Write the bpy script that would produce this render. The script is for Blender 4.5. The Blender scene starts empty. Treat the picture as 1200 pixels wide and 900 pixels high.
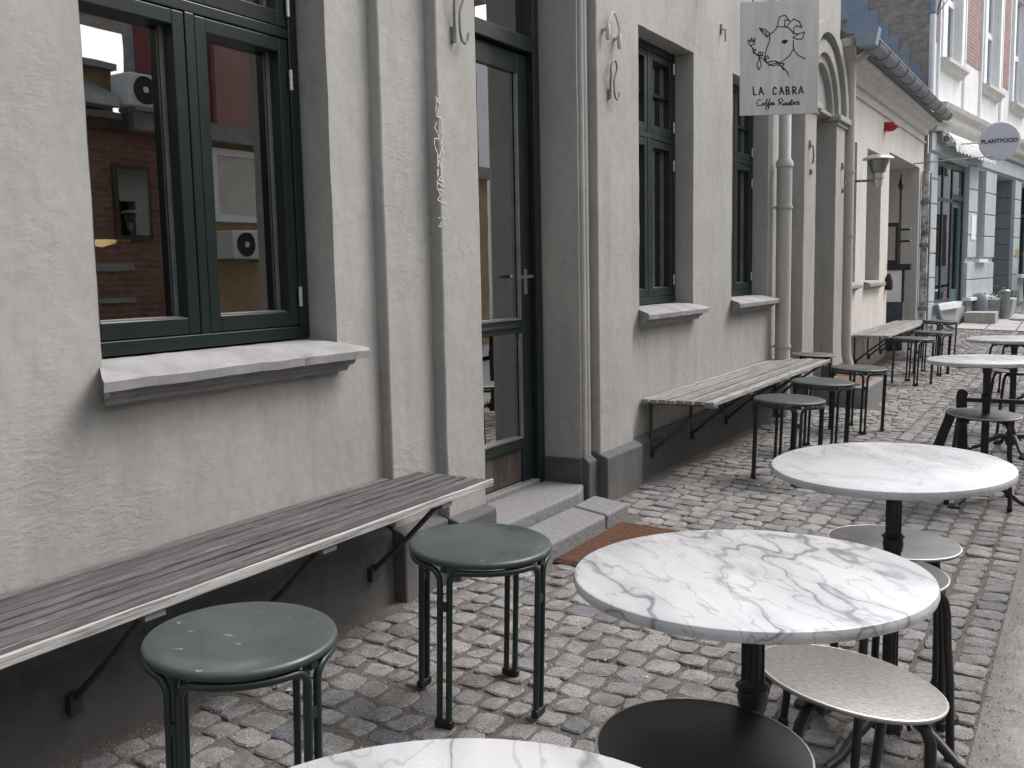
import bpy, math, random
from mathutils import Vector, Matrix, noise as mn
R = math.radians
PI = math.pi
rnd = random.Random(7)
C = bpy.context.scene.collection
sc = bpy.context.scene

# ------------------------------------------------------------------ camera
FPX, YAW, PITCH, ROLL = 1140.94, .53882, .11444, -.0199
cam = bpy.data.cameras.new('camera')
cam.sensor_width = 36.0
cam.lens = FPX / 1200 * 36.0
cam.clip_start, cam.clip_end = .05, 2000
co = bpy.data.objects.new('camera', cam); C.objects.link(co)
f = Vector((-math.sin(YAW) * math.cos(PITCH), math.cos(YAW) * math.cos(PITCH), -math.sin(PITCH)))
r0 = Vector((math.cos(YAW), math.sin(YAW), 0)); u0 = r0.cross(f)
r1 = math.cos(ROLL) * r0 + math.sin(ROLL) * u0
u1 = -math.sin(ROLL) * r0 + math.cos(ROLL) * u0
M = Matrix.Identity(4)
for i in range(3):
    M[i][0], M[i][1], M[i][2] = r1[i], u1[i], -f[i]
M[0][3], M[1][3], M[2][3] = 2.16, 0, 1.167
co.matrix_world = M
sc.camera = co

# ------------------------------------------------------------------ light
SUN_EL, SUN_AZ = R(52), R(40)          # azimuth from +Y towards +X
w = bpy.data.worlds.new('World'); sc.world = w; w.use_nodes = True
nt = w.node_tree
bg = nt.nodes['Background']
sky = nt.nodes.new('ShaderNodeTexSky'); sky.sky_type = 'NISHITA'
sky.sun_disc = False; sky.sun_elevation = SUN_EL; sky.sun_rotation = SUN_AZ
sky.air_density = 1.0; sky.dust_density = 4.0; sky.ozone_density = .6
hs = nt.nodes.new('ShaderNodeHueSaturation'); hs.inputs['Saturation'].default_value = .55; hs.inputs['Hue'].default_value = .475
nt.links.new(sky.outputs[0], hs.inputs['Color']); nt.links.new(hs.outputs[0], bg.inputs[0])
bg.inputs[1].default_value = .15
sun = bpy.data.lights.new('sun', 'SUN'); sun.energy = .6; sun.angle = R(26); sun.color = (1, .975, .94)
so = bpy.data.objects.new('sun', sun); C.objects.link(so)
sd = Vector((math.sin(SUN_AZ) * math.cos(SUN_EL), math.cos(SUN_AZ) * math.cos(SUN_EL), math.sin(SUN_EL)))
so.rotation_euler = sd.to_track_quat('Z', 'Y').to_euler()
so.location = (3, 3, 20)
sc.view_settings.view_transform = 'Standard'
sc.view_settings.look = 'None'
sc.view_settings.gamma = 1
sc.view_settings.exposure = 1.12

# ------------------------------------------------------------------ materials
MATS = {}
def nodes(name):
    m = bpy.data.materials.new(name); m.use_nodes = True
    MATS[name] = m
    return m, m.node_tree, m.node_tree.nodes['Principled BSDF']
def nd(t, typ, **k):
    n = t.nodes.new(typ)
    for a, b in k.items():
        if a in n.inputs: n.inputs[a].default_value = b
        else: setattr(n, a, b)
    return n
def ramp(t, fac, stops):
    n = t.nodes.new('ShaderNodeValToRGB'); e = n.color_ramp.elements
    while len(e) < len(stops): e.new(.5)
    for i, (p, c) in enumerate(stops):
        e[i].position = p; e[i].color = tuple(c) + (1,) if len(c) == 3 else c
    t.links.new(fac, n.inputs[0]); return n
def coords(t, scale=(1, 1, 1), kind='Object', rndoff=0):
    tc = t.nodes.new('ShaderNodeTexCoord'); mp = t.nodes.new('ShaderNodeMapping')
    mp.inputs['Scale'].default_value = scale
    t.links.new(tc.outputs[kind], mp.inputs['Vector'])
    if rndoff:
        oi = t.nodes.new('ShaderNodeObjectInfo')
        vm = nd(t, 'ShaderNodeVectorMath', operation='SCALE'); vm.inputs[0].default_value = (rndoff, rndoff * .7, rndoff * 1.3)
        t.links.new(oi.outputs['Random'], vm.inputs['Scale'])
        t.links.new(vm.outputs[0], mp.inputs['Location'])
    return mp.outputs[0]
def noise(t, vec, scale, detail=4, rough=.55, dist=0):
    n = nd(t, 'ShaderNodeTexNoise', Scale=scale, Detail=detail, Roughness=rough, Distortion=dist)
    t.links.new(vec, n.inputs['Vector']); return n.outputs['Fac']
def bump(t, b, h, strength, dist, prev=None):
    n = nd(t, 'ShaderNodeBump', Strength=strength, Distance=dist)
    t.links.new(h, n.inputs['Height'])
    if prev: t.links.new(prev, n.inputs['Normal'])
    t.links.new(n.outputs[0], b.inputs['Normal']); return n.outputs[0]
def simple(name, c1, c2=None, scale=6, rough=.6, metal=0, bs=0, bscale=80, bd=.003, stretch=(1, 1, 1), rndoff=0, detail=5, spec=.5):
    m, t, b = nodes(name)
    b.inputs['Roughness'].default_value = rough; b.inputs['Metallic'].default_value = metal
    b.inputs['Specular IOR Level'].default_value = spec
    b.inputs['Base Color'].default_value = tuple(c1) + (1,)
    v = coords(t, stretch, rndoff=rndoff)
    if c2:
        rp = ramp(t, noise(t, v, scale, detail, .6), [(.35, c1), (.65, c2)])
        t.links.new(rp.outputs[0], b.inputs['Base Color'])
    if bs: bump(t, b, noise(t, v, bscale, 5, .6), bs, bd)
    return m

def plaster(name, ca, cb, cc, big=1.0):
    m, t, b = nodes(name); b.inputs['Roughness'].default_value = .85
    b.inputs['Specular IOR Level'].default_value = .25
    v = coords(t)
    vs = coords(t, (1, 1, .18))
    n1 = noise(t, v, 1.7, 5, .6); n2 = noise(t, vs, 7, 5, .65); n3 = noise(t, v, 26, 4, .6)
    r1_ = ramp(t, n1, [(.3, ca), (.7, cb)])
    mx = nd(t, 'ShaderNodeMix', data_type='RGBA'); mx.inputs[0].default_value = 0
    rr = ramp(t, n2, [(.47, (0, 0, 0)), (.72, (.8, .8, .8))])
    t.links.new(rr.outputs[0], mx.inputs[0]); t.links.new(r1_.outputs[0], mx.inputs[6]); mx.inputs[7].default_value = tuple(cc) + (1,)
    mx2 = nd(t, 'ShaderNodeMix', data_type='RGBA', blend_type='MULTIPLY'); mx2.inputs[0].default_value = .35
    rr3 = ramp(t, n3, [(.3, (.72, .72, .72)), (.6, (1, 1, 1))])
    t.links.new(mx.outputs[2], mx2.inputs[6]); t.links.new(rr3.outputs[0], mx2.inputs[7])
    # hairline cracks, in a few patches only
    wv = nd(t, 'ShaderNodeTexNoise', Scale=5.0, Detail=5.0, Roughness=.65); t.links.new(v, wv.inputs['Vector'])
    wm = nd(t, 'ShaderNodeVectorMath', operation='MULTIPLY_ADD'); wm.inputs[1].default_value = (.35, .35, .35); t.links.new(wv.outputs['Color'], wm.inputs[0]); t.links.new(v, wm.inputs[2])
    vo = nd(t, 'ShaderNodeTexVoronoi', Scale=1.5); vo.feature = 'DISTANCE_TO_EDGE'; t.links.new(wm.outputs[0], vo.inputs['Vector'])
    ck = ramp(t, vo.outputs['Distance'], [(0, (1, 1, 1)), (.0045, (0, 0, 0))]); cm = ramp(t, noise(t, v, 1.1, 2), [(.54, (0, 0, 0)), (.64, (.55, .55, .55))])
    cmu = nd(t, 'ShaderNodeMath', operation='MULTIPLY'); t.links.new(ck.outputs[0], cmu.inputs[0]); t.links.new(cm.outputs[0], cmu.inputs[1])
    mx3 = nd(t, 'ShaderNodeMix', data_type='RGBA'); t.links.new(cmu.outputs[0], mx3.inputs[0]); t.links.new(mx2.outputs[2], mx3.inputs[6]); mx3.inputs[7].default_value = tuple(x * .45 for x in cc) + (1,)
    # splash dirt low on the wall
    sx = t.nodes.new('ShaderNodeSeparateXYZ'); t.links.new(v, sx.inputs[0])
    ad = nd(t, 'ShaderNodeMath', operation='MULTIPLY_ADD'); ad.inputs[1].default_value = .5; t.links.new(noise(t, v, 9, 5, .7), ad.inputs[0]); t.links.new(sx.outputs[2], ad.inputs[2])
    dr_ = ramp(t, ad.outputs[0], [(.26, (.75, .75, .75)), (.47, (0, 0, 0))])
    mx4 = nd(t, 'ShaderNodeMix', data_type='RGBA'); t.links.new(dr_.outputs[0], mx4.inputs[0]); t.links.new(mx3.outputs[2], mx4.inputs[6]); mx4.inputs[7].default_value = (.15, .145, .135, 1)
    t.links.new(mx4.outputs[2], b.inputs['Base Color'])
    # trowel strokes: short dents, mostly in patches
    vt = coords(t, (1, 1, 2.2))
    a = noise(t, vt, 34, 3, .5, .6)
    msk = ramp(t, noise(t, v, 2.3, 3), [(.47, (.08, .08, .08)), (.64, (1, 1, 1))])
    mu = nd(t, 'ShaderNodeMath', operation='MULTIPLY'); t.links.new(a, mu.inputs[0]); t.links.new(msk.outputs[0], mu.inputs[1])
    p = bump(t, b, mu.outputs[0], .5, .005 * big)
    p = bump(t, b, noise(t, v, 11, 3, .5), .5, .006 * big, p)
    bump(t, b, noise(t, v, 150, 3, .6), .35, .0012, p)
    return m
plaster('plaster', (.342, .338, .320), (.402, .397, .375), (.300, .295, .28))
plaster('plaster_far_lit', (.58, .555, .515), (.66, .635, .59), (.48, .46, .43))  # same paint as plaster, with the brighter far light put into its colour
plaster('plinth_paint', (.088, .090, .098), (.125, .127, .135), (.06, .06, .066))
plaster('render_white', (.72, .72, .72), (.80, .80, .79), (.62, .62, .62), .4)
plaster('render_blue', (.42, .47, .49), (.49, .535, .55), (.36, .40, .42), .4)
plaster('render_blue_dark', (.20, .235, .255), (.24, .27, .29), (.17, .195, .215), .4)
plaster('render_grey', (.33, .33, .34), (.42, .42, .43), (.25, .25, .26), .6)
simple('sill_stone', (.225, .225, .228), (.315, .315, .315), 9, .8, bs=.5, bscale=60, bd=.003)
simple('green_paint', (.008, .0155, .0135), (.011, .021, .018), 14, .32, bs=.06, bscale=200, bd=.001)
simple('door_paint', (.012, .018, .018), (.018, .026, .025), 10, .35, bs=.1, bscale=150, bd=.001)
simple('stool_seat', (.038, .053, .050), (.050, .067, .063), 5, .42, bs=.05, bscale=220, bd=.0006, rndoff=9)
def chips(name, scale, lo, hi, col, rough_up=.3):
    # small worn spots and scratches over an existing paint
    m = MATS[name]; t = m.node_tree; b = t.nodes['Principled BSDF']; src = b.inputs['Base Color'].links[0].from_socket
    v = coords(t, rndoff=11); sv = coords(t, (1, 9, 1), rndoff=4)
    a = ramp(t, noise(t, v, scale, 2, .5, .4), [(lo, (0, 0, 0)), (hi, (.8, .8, .8))]); c = ramp(t, noise(t, sv, scale * .55, 3, .6), [(lo + .03, (0, 0, 0)), (hi + .03, (.5, .5, .5))])
    mxm = nd(t, 'ShaderNodeMath', operation='MAXIMUM'); t.links.new(a.outputs[0], mxm.inputs[0]); t.links.new(c.outputs[0], mxm.inputs[1])
    mx = nd(t, 'ShaderNodeMix', data_type='RGBA'); t.links.new(mxm.outputs[0], mx.inputs[0]); t.links.new(src, mx.inputs[6]); mx.inputs[7].default_value = tuple(col) + (1,); t.links.new(mx.outputs[2], b.inputs['Base Color'])
    du = ramp(t, noise(t, v, 7, 5, .65), [(.35, (.28, .28, .28)), (.7, (.56, .56, .56))]); t.links.new(du.outputs[0], b.inputs['Roughness'])
chips('stool_seat', 38, .70, .73, (.20, .225, .215))
simple('stool_tube', (.012, .028, .027), None, 5, .35)
simple('black_tube', (.012, .012, .014), None, 5, .4)
simple('cast_iron', (.012, .013, .016), (.022, .022, .024), 30, .45, bs=.2, bscale=120, bd=.001)
simple('plastic_black', (.01, .01, .01), None, 5, .5)
simple('zinc', (.42, .44, .46), (.55, .57, .58), 7, .38, .7)
simple('steel_hinge', (.62, .64, .66), None, 7, .35, .6)
simple('galv_dark', (.20, .21, .22), (.30, .31, .32), 9, .45, .6)
simple('chrome', (.75, .75, .76), None, 5, .15, 1)
simple('bare_panel', (.055, .045, .04), (.14, .115, .10), 14, .45, .3, stretch=(1, 1, .3))
simple('pipe_paint', (.40, .385, .36), (.45, .43, .41), 4, .55, bs=.1, bscale=60, bd=.001)
simple('iron_painted', (.15, .15, .15), (.22, .215, .21), 20, .6, bs=.3, bscale=120, bd=.001)
simple('bracket_iron', (.025, .025, .026), (.06, .055, .05), 30, .55)
simple('granite_step', (.145, .145, .15), (.235, .235, .24), 90, .85, bs=.8, bscale=45, bd=.006)
simple('coir', (.075, .034, .018), (.15, .068, .034), 120, .95, bs=1, bscale=300, bd=.01)
simple('coir_orange', (.15, .08, .05), (.21, .12, .08), 60, .95, bs=.8, bscale=200, bd=.006)
simple('asphalt', (.27, .265, .255), (.40, .39, .375), 140, .9, bs=.9, bscale=160, bd=.005)
def asphalt2():
    m = MATS['asphalt']; t = m.node_tree; b = t.nodes['Principled BSDF']; src = b.inputs['Base Color'].links[0].from_socket
    v = coords(t); mx = nd(t, 'ShaderNodeMix', data_type='RGBA', blend_type='MULTIPLY'); mx.inputs[0].default_value = 1
    rr = ramp(t, noise(t, v, 3.5, 6, .7), [(.35, (.72, .70, .67)), (.62, (1.06, 1.06, 1.06))]); t.links.new(src, mx.inputs[6]); t.links.new(rr.outputs[0], mx.inputs[7])
    # gritty dirt along the edge of the setts
    sx = t.nodes.new('ShaderNodeSeparateXYZ'); t.links.new(v, sx.inputs[0]); ad = nd(t, 'ShaderNodeMath', operation='MULTIPLY_ADD'); ad.inputs[1].default_value = .22
    t.links.new(noise(t, v, 14, 5, .75), ad.inputs[0]); t.links.new(sx.outputs[0], ad.inputs[2])
    er = nd(t, 'ShaderNodeMapRange'); er.inputs['From Min'].default_value = 2.07; er.inputs['From Max'].default_value = 2.17; er.inputs['To Min'].default_value = .8; er.inputs['To Max'].default_value = 0; t.links.new(ad.outputs[0], er.inputs['Value'])
    sp = ramp(t, noise(t, v, 260, 3, .7), [(.35, (.05, .046, .04)), (.62, (.28, .26, .235))])
    m2 = nd(t, 'ShaderNodeMix', data_type='RGBA'); t.links.new(er.outputs[0], m2.inputs[0]); t.links.new(mx.outputs[2], m2.inputs[6]); t.links.new(sp.outputs[0], m2.inputs[7]); t.links.new(m2.outputs[2], b.inputs['Base Color'])
asphalt2()
simple('flagstone', (.36, .355, .345), (.45, .44, .43), 12, .9, bs=.4, bscale=60, bd=.004)
simple('interior_wall', (.20, .15, .115), (.27, .21, .16), 2, .9)
simple('interior_floor', (.10, .075, .055), (.14, .10, .07), 5, .6)
simple('pine_wood', (.42, .27, .14), (.55, .38, .22), 5, .55, stretch=(8, .7, 8))
simple('white_paint', (.80, .80, .80), (.72, .73, .73), 6, .55)
simple('white_frame', (.78, .79, .80), None, 5, .45)
simple('awning_cloth', (.80, .80, .79), (.66, .67, .68), 12, .85)
simple('sign_disc', (.58, .58, .63), (.62, .62, .67), 3, .5)
simple('ink', (.012, .012, .014), None, 5, .7)
simple('chalk_white', (.62, .62, .62), None, 5, .8)
simple('cornice_stone', (.50, .49, .46), (.60, .585, .55), 8, .85, bs=.4, bscale=40, bd=.003)
simple('gutter_zinc', (.20, .21, .22), (.27, .28, .29), 8, .5, .5)
simple('shop_curtain', (.52, .50, .47), (.72, .70, .67), 2.5, .9)
simple('shop_door', (.06, .115, .11), (.08, .14, .135), 6, .5)
simple('red_plastic', (.42, .02, .03), None, 5, .35)
simple('paper', (.78, .80, .84), None, 5, .7)
simple('dark_board', (.018, .028, .04), (.05, .07, .09), 18, .35)
simple('roof_slate', (.09, .095, .105), (.13, .135, .15), 9, .7, bs=.5, bscale=20, bd=.01)
simple('flashing_blue', (.20, .25, .33), (.26, .31, .39), 9, .5)
simple('ochre_render', (.30, .21, .11), (.40, .28, .15), 3, .85, bs=.4, bscale=30, bd=.004)
simple('red_panel', (.17, .035, .04), (.22, .05, .05), 2, .6)
simple('rose_render', (.32, .17, .14), (.40, .22, .18), 3, .8)
simple('grey_concrete', (.22, .21, .20), (.30, .29, .28), 4, .85)
simple('ac_white', (.68, .67, .64), None, 4, .45)
simple('timber_dark', (.05, .035, .025), (.09, .06, .04), 12, .7)
simple('peeling', (.10, .10, .11), (.72, .72, .72), 9, .8, bs=.5, bscale=20, bd=.004)
simple('stone_block', (.30, .29, .27), (.42, .41, .38), 14, .9, bs=.6, bscale=40, bd=.006)
simple('passage_wall', (.30, .29, .28), (.38, .37, .36), 4, .9)
simple('curtain', (.55, .50, .44), (.68, .63, .56), 3, .9)
simple('shop_glow', (.30, .25, .22), (.42, .36, .32), 2, .9)

def brick(name, c1, c2, mortar, scale=1.0, axis='YZ'):
    m, t, b = nodes(name); b.inputs['Roughness'].default_value = .9
    tc = t.nodes.new('ShaderNodeTexCoord'); sx = t.nodes.new('ShaderNodeSeparateXYZ'); cx = t.nodes.new('ShaderNodeCombineXYZ')
    t.links.new(tc.outputs['Object'], sx.inputs[0])
    t.links.new(sx.outputs[axis[0]], cx.inputs[0]); t.links.new(sx.outputs[axis[1]], cx.inputs[1])
    bt = nd(t, 'ShaderNodeTexBrick', Scale=1.0 / scale)
    bt.inputs['Color1'].default_value = tuple(c1) + (1,); bt.inputs['Color2'].default_value = tuple(c2) + (1,); bt.inputs['Mortar'].default_value = tuple(mortar) + (1,)
    bt.inputs['Brick Width'].default_value = .23; bt.inputs['Row Height'].default_value = .075; bt.inputs['Mortar Size'].default_value = .009
    t.links.new(cx.outputs[0], bt.inputs['Vector'])
    mx = nd(t, 'ShaderNodeMix', data_type='RGBA', blend_type='MULTIPLY'); mx.inputs[0].default_value = .7
    rr = ramp(t, noise(t, coords(t), 9, 4), [(.3, (.6, .6, .62)), (.7, (1.15, 1.1, 1.05))])
    t.links.new(bt.outputs['Color'], mx.inputs[6]); t.links.new(rr.outputs[0], mx.inputs[7])
    t.links.new(mx.outputs[2], b.inputs['Base Color'])
    iv = nd(t, 'ShaderNodeMath', operation='SUBTRACT'); iv.inputs[0].default_value = 1; t.links.new(bt.outputs['Fac'], iv.inputs[1])
    bump(t, b, iv.outputs[0], .7, .008)
brick('brick_red', (.27, .155, .14), (.33, .20, .18), (.38, .34, .32), .8, 'YZ')
brick('brick_gable', (.27, .235, .20), (.38, .34, .30), (.36, .35, .34), .62, 'XZ')
brick('brick_brown', (.20, .085, .05), (.26, .12, .08), (.20, .17, .15), .8, 'YZ')

def marble(name, seed, dark=1.0, light=(.62, .63, .65)):
    m, t, b = nodes(name); b.inputs['Roughness'].default_value = .22
    b.inputs['Specular IOR Level'].default_value = .45
    tc = t.nodes.new('ShaderNodeTexCoord'); mp = t.nodes.new('ShaderNodeMapping')
    mp.vector_type = 'TEXTURE'; mp.inputs['Location'].default_value = (seed, seed * 1.7, seed * .3); mp.inputs['Rotation'].default_value = (0, 0, R(-36) + .25 * math.sin(seed * 3))
    mp.inputs['Scale'].default_value = (2.6, 1, 1)
    t.links.new(tc.outputs['Object'], mp.inputs['Vector']); v = mp.outputs[0]
    # domain warp
    wn = nd(t, 'ShaderNodeTexNoise', Scale=9.0, Detail=4, Roughness=.6); t.links.new(v, wn.inputs['Vector'])
    va = nd(t, 'ShaderNodeVectorMath', operation='MULTIPLY_ADD'); va.inputs[1].default_value = (.05, .05, .05)
    t.links.new(wn.outputs['Color'], va.inputs[0]); t.links.new(v, va.inputs[2])
    def vein(scale, width, detail=2):
        n = noise(t, va.outputs[0], scale, detail, .5)
        s = nd(t, 'ShaderNodeMath', operation='SUBTRACT'); s.inputs[1].default_value = .5; t.links.new(n, s.inputs[0])
        a = nd(t, 'ShaderNodeMath', operation='ABSOLUTE'); t.links.new(s.outputs[0], a.inputs[0])
        mr = nd(t, 'ShaderNodeMapRange'); mr.inputs['From Min'].default_value = 0; mr.inputs['From Max'].default_value = width
        mr.inputs['To Min'].default_value = 1; mr.inputs['To Max'].default_value = 0
        t.links.new(a.outputs[0], mr.inputs['Value']); return mr.outputs[0]
    vf = nd(t, 'ShaderNodeMath', operation='MULTIPLY'); t.links.new(vein(9, .017, 2), vf.inputs[0])
    brk = ramp(t, noise(t, v, 9, 3), [(.30, (.15, .15, .15)), (.52, (1, 1, 1))]); t.links.new(brk.outputs[0], vf.inputs[1])
    vg = nd(t, 'ShaderNodeMath', operation='MULTIPLY'); t.links.new(vein(19, .022, 2), vg.inputs[0]); vg.inputs[1].default_value = .62
    vh = nd(t, 'ShaderNodeMath', operation='MULTIPLY'); t.links.new(vein(9, .11, 2), vh.inputs[0]); vh.inputs[1].default_value = .40
    mxx = nd(t, 'ShaderNodeMath', operation='MAXIMUM'); t.links.new(vf.outputs[0], mxx.inputs[0]); t.links.new(vg.outputs[0], mxx.inputs[1])
    add = nd(t, 'ShaderNodeMath', operation='ADD'); t.links.new(mxx.outputs[0], add.inputs[0]); t.links.new(vh.outputs[0], add.inputs[1])
    sc_ = nd(t, 'ShaderNodeMath', operation='MULTIPLY'); t.links.new(add.outputs[0], sc_.inputs[0]); sc_.inputs[1].default_value = .7 * dark; sc_.use_clamp = True
    cl = ramp(t, noise(t, v, 6, 6, .6), [(.3, tuple(x * .74 for x in light)), (.7, light)])
    mx = nd(t, 'ShaderNodeMix', data_type='RGBA'); t.links.new(sc_.outputs[0], mx.inputs[0])
    t.links.new(cl.outputs[0], mx.inputs[6]); mx.inputs[7].default_value = (.19, .20, .215, 1)
    t.links.new(mx.outputs[2], b.inputs['Base Color'])
    rr = ramp(t, noise(t, v, 30, 4), [(.3, (.25, .25, .25)), (.7, (.31, .31, .31))]); t.links.new(rr.outputs[0], b.inputs['Roughness'])
for i, (s_, d_) in enumerate([(1.3, 1.15), (4.1, .5), (7.7, .95), (2.2, .45), (9.4, .5), (5.2, .5)]): marble('marble_%d' % i, s_, d_)

def wood(name, ca, cb, cc, streak=.5):
    m, t, b = nodes(name); b.inputs['Roughness'].default_value = .85
    n = noise(t, coords(t, (30, 1.0, 30), rndoff=5), 2.2, 6, .75)
    n2 = noise(t, coords(t, (95, 2.2, 95), rndoff=3), 2.0, 6, .75)
    n3 = noise(t, coords(t, (120, 3.5, 120), rndoff=8), 2.0, 4, .7); n4 = noise(t, coords(t, (6, .8, 6), rndoff=2), 2.0, 3, .6)
    rp = ramp(t, n, [(.28, ca), (.5, cb), (.74, cc)])
    mx = nd(t, 'ShaderNodeMix', data_type='RGBA', blend_type='MULTIPLY'); mx.inputs[0].default_value = .9
    r2 = ramp(t, n2, [(.38, (.22, .21, .21)), (.54, (1, 1, 1))])
    t.links.new(rp.outputs[0], mx.inputs[6]); t.links.new(r2.outputs[0], mx.inputs[7])
    oi = t.nodes.new('ShaderNodeObjectInfo'); hv = nd(t, 'ShaderNodeHueSaturation'); mr = nd(t, 'ShaderNodeMapRange'); mr.inputs['To Min'].default_value = .72; mr.inputs['To Max'].default_value = 1.25
    t.links.new(oi.outputs['Random'], mr.inputs['Value']); t.links.new(mr.outputs[0], hv.inputs['Value']); t.links.new(mx.outputs[2], hv.inputs['Color'])
    st = nd(t, 'ShaderNodeMath', operation='MULTIPLY'); s3 = ramp(t, n3, [(.57, (0, 0, 0)), (.66, (1, 1, 1))]); s4 = ramp(t, n4, [(.45, (0, 0, 0)), (.62, (streak, streak, streak))])
    t.links.new(s3.outputs[0], st.inputs[0]); t.links.new(s4.outputs[0], st.inputs[1])
    m3 = nd(t, 'ShaderNodeMix', data_type='RGBA'); t.links.new(st.outputs[0], m3.inputs[0]); t.links.new(hv.outputs[0], m3.inputs[6]); m3.inputs[7].default_value = (.40, .37, .335, 1)
    t.links.new(m3.outputs[2], b.inputs['Base Color'])
    p = bump(t, b, n, .6, .003); bump(t, b, n2, .7, .002, p)
wood('slat_wood', (.055, .053, .058), (.095, .092, .096), (.17, .16, .155), 1.0)
wood('slat_pale', (.17, .168, .16), (.26, .257, .248), (.37, .365, .35), .6)
wood('edge_pale', (.30, .298, .295), (.39, .388, .38), (.47, .468, .46), .2)

def granite():
    m, t, b = nodes('cobble'); b.inputs['Roughness'].default_value = .78
    at = t.nodes.new('ShaderNodeAttribute'); at.attribute_name = 'tone'
    oi = t.nodes.new('ShaderNodeObjectInfo')
    v = coords(t, kind='Object', rndoff=7)
    base = ramp(t, at.outputs['Fac'], [(0, (.14, .147, .17)), (.3, (.19, .19, .192)), (.55, (.24, .235, .23)), (.8, (.29, .28, .27)), (1, (.25, .235, .225))])
    sp = ramp(t, noise(t, v, 210, 3, .7), [(.36, (.35, .35, .35)), (.5, (1, 1, 1)), (.64, (1.6, 1.6, 1.6))])
    mx = nd(t, 'ShaderNodeMix', data_type='RGBA', blend_type='MULTIPLY'); mx.inputs[0].default_value = .85
    t.links.new(base.outputs[0], mx.inputs[6]); t.links.new(sp.outputs[0], mx.inputs[7])
    # dirt film on the stones in patches
    geo = t.nodes.new('ShaderNodeNewGeometry')
    dn = ramp(t, noise(t, geo.outputs['Position'], 8, 6, .72), [(.44, (0, 0, 0)), (.66, (.9, .9, .9))])
    mx2 = nd(t, 'ShaderNodeMix', data_type='RGBA'); t.links.new(dn.outputs[0], mx2.inputs[0])
    t.links.new(mx.outputs[2], mx2.inputs[6]); mx2.inputs[7].default_value = (.115, .105, .092, 1)
    t.links.new(mx2.outputs[2], b.inputs['Base Color'])
    p = bump(t, b, noise(t, v, 45, 5, .65), 1.0, .009); bump(t, b, noise(t, v, 170, 3, .7), .6, .002, p)
granite()
def dirt():
    m, t, b = nodes('joint_dirt'); b.inputs['Roughness'].default_value = 1
    v = coords(t)
    a = ramp(t, noise(t, v, 230, 4, .75), [(.34, (.035, .032, .029)), (.5, (.12, .108, .096)), (.66, (.30, .28, .25))])
    t.links.new(a.outputs[0], b.inputs['Base Color'])
    p = bump(t, b, noise(t, v, 60, 4, .7), .9, .012); bump(t, b, noise(t, v, 260, 3, .7), .9, .004, p)
dirt()
def seat_metal():
    m, t, b = nodes('brushed_seat'); b.inputs['Roughness'].default_value = .38; b.inputs['Metallic'].default_value = .55
    v = coords(t, (1, 6, 1), rndoff=3); v2 = coords(t, rndoff=3)
    rp = ramp(t, noise(t, v2, 9, 5, .7), [(.3, (.085, .085, .088)), (.55, (.125, .123, .12)), (.75, (.20, .195, .185))])
    t.links.new(rp.outputs[0], b.inputs['Base Color'])
    rr = ramp(t, noise(t, v, 70, 5, .7), [(.3, (.36, .36, .36)), (.7, (.62, .62, .62))]); t.links.new(rr.outputs[0], b.inputs['Roughness'])
    bump(t, b, noise(t, v, 90, 3), .15, .001)
seat_metal()
simple('scratched_seat', (.15, .147, .14), (.33, .32, .30), 70, .42, .4, bs=.3, bscale=200, bd=.001, stretch=(1, 3, 1), detail=6)
simple('dark_seat', (.020, .020, .024), (.032, .032, .036), 8, .42, bs=.08, bscale=120, bd=.001)
simple('worn_rim', (.52, .51, .49), None, 5, .4, .4)
def sign_metal():
    m, t, b = nodes('sign_metal'); b.inputs['Roughness'].default_value = .4; b.inputs['Metallic'].default_value = .25
    v = coords(t, (6, 6, .8)); n = noise(t, v, 2.5, 5, .65)
    rp = ramp(t, n, [(.3, (.50, .50, .52)), (.55, (.60, .60, .61)), (.75, (.68, .68, .68))])
    t.links.new(rp.outputs[0], b.inputs['Base Color'])
sign_metal()
def glass(name, refl=1.0, tint=(.85, .9, .88)):
    m, t, b = nodes(name); t.nodes.remove(b)
    out = t.nodes['Material Output']
    tr = nd(t, 'ShaderNodeBsdfTransparent', Color=tuple(tint) + (1,)); gl = nd(t, 'ShaderNodeBsdfGlossy', Roughness=0.0)
    v = coords(t); nn = nd(t, 'ShaderNodeBump', Strength=.10, Distance=.002); t.links.new(noise(t, v, 3.2, 2), nn.inputs['Height']); t.links.new(nn.outputs[0], gl.inputs['Normal'])
    fr = nd(t, 'ShaderNodeFresnel', IOR=1.5)
    ml = nd(t, 'ShaderNodeMath', operation='MULTIPLY_ADD'); ml.inputs[1].default_value = 1.6 * refl; ml.inputs[2].default_value = .10 * refl; ml.use_clamp = True
    t.links.new(fr.outputs[0], ml.inputs[0])
    mx = t.nodes.new('ShaderNodeMixShader'); t.links.new(ml.outputs[0], mx.inputs[0]); t.links.new(tr.outputs[0], mx.inputs[1]); t.links.new(gl.outputs[0], mx.inputs[2])
    t.links.new(mx.outputs[0], out.inputs['Surface'])
glass('glass', 2.9, (.55, .58, .56)); glass('glass_far', .9, (.6, .66, .66))
m, t, b = nodes('lamp_glow'); b.inputs['Base Color'].default_value = (.9, .7, .4, 1)
b.inputs['Emission Color'].default_value = (1, .66, .30, 1); b.inputs['Emission Strength'].default_value = 3.5

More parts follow.
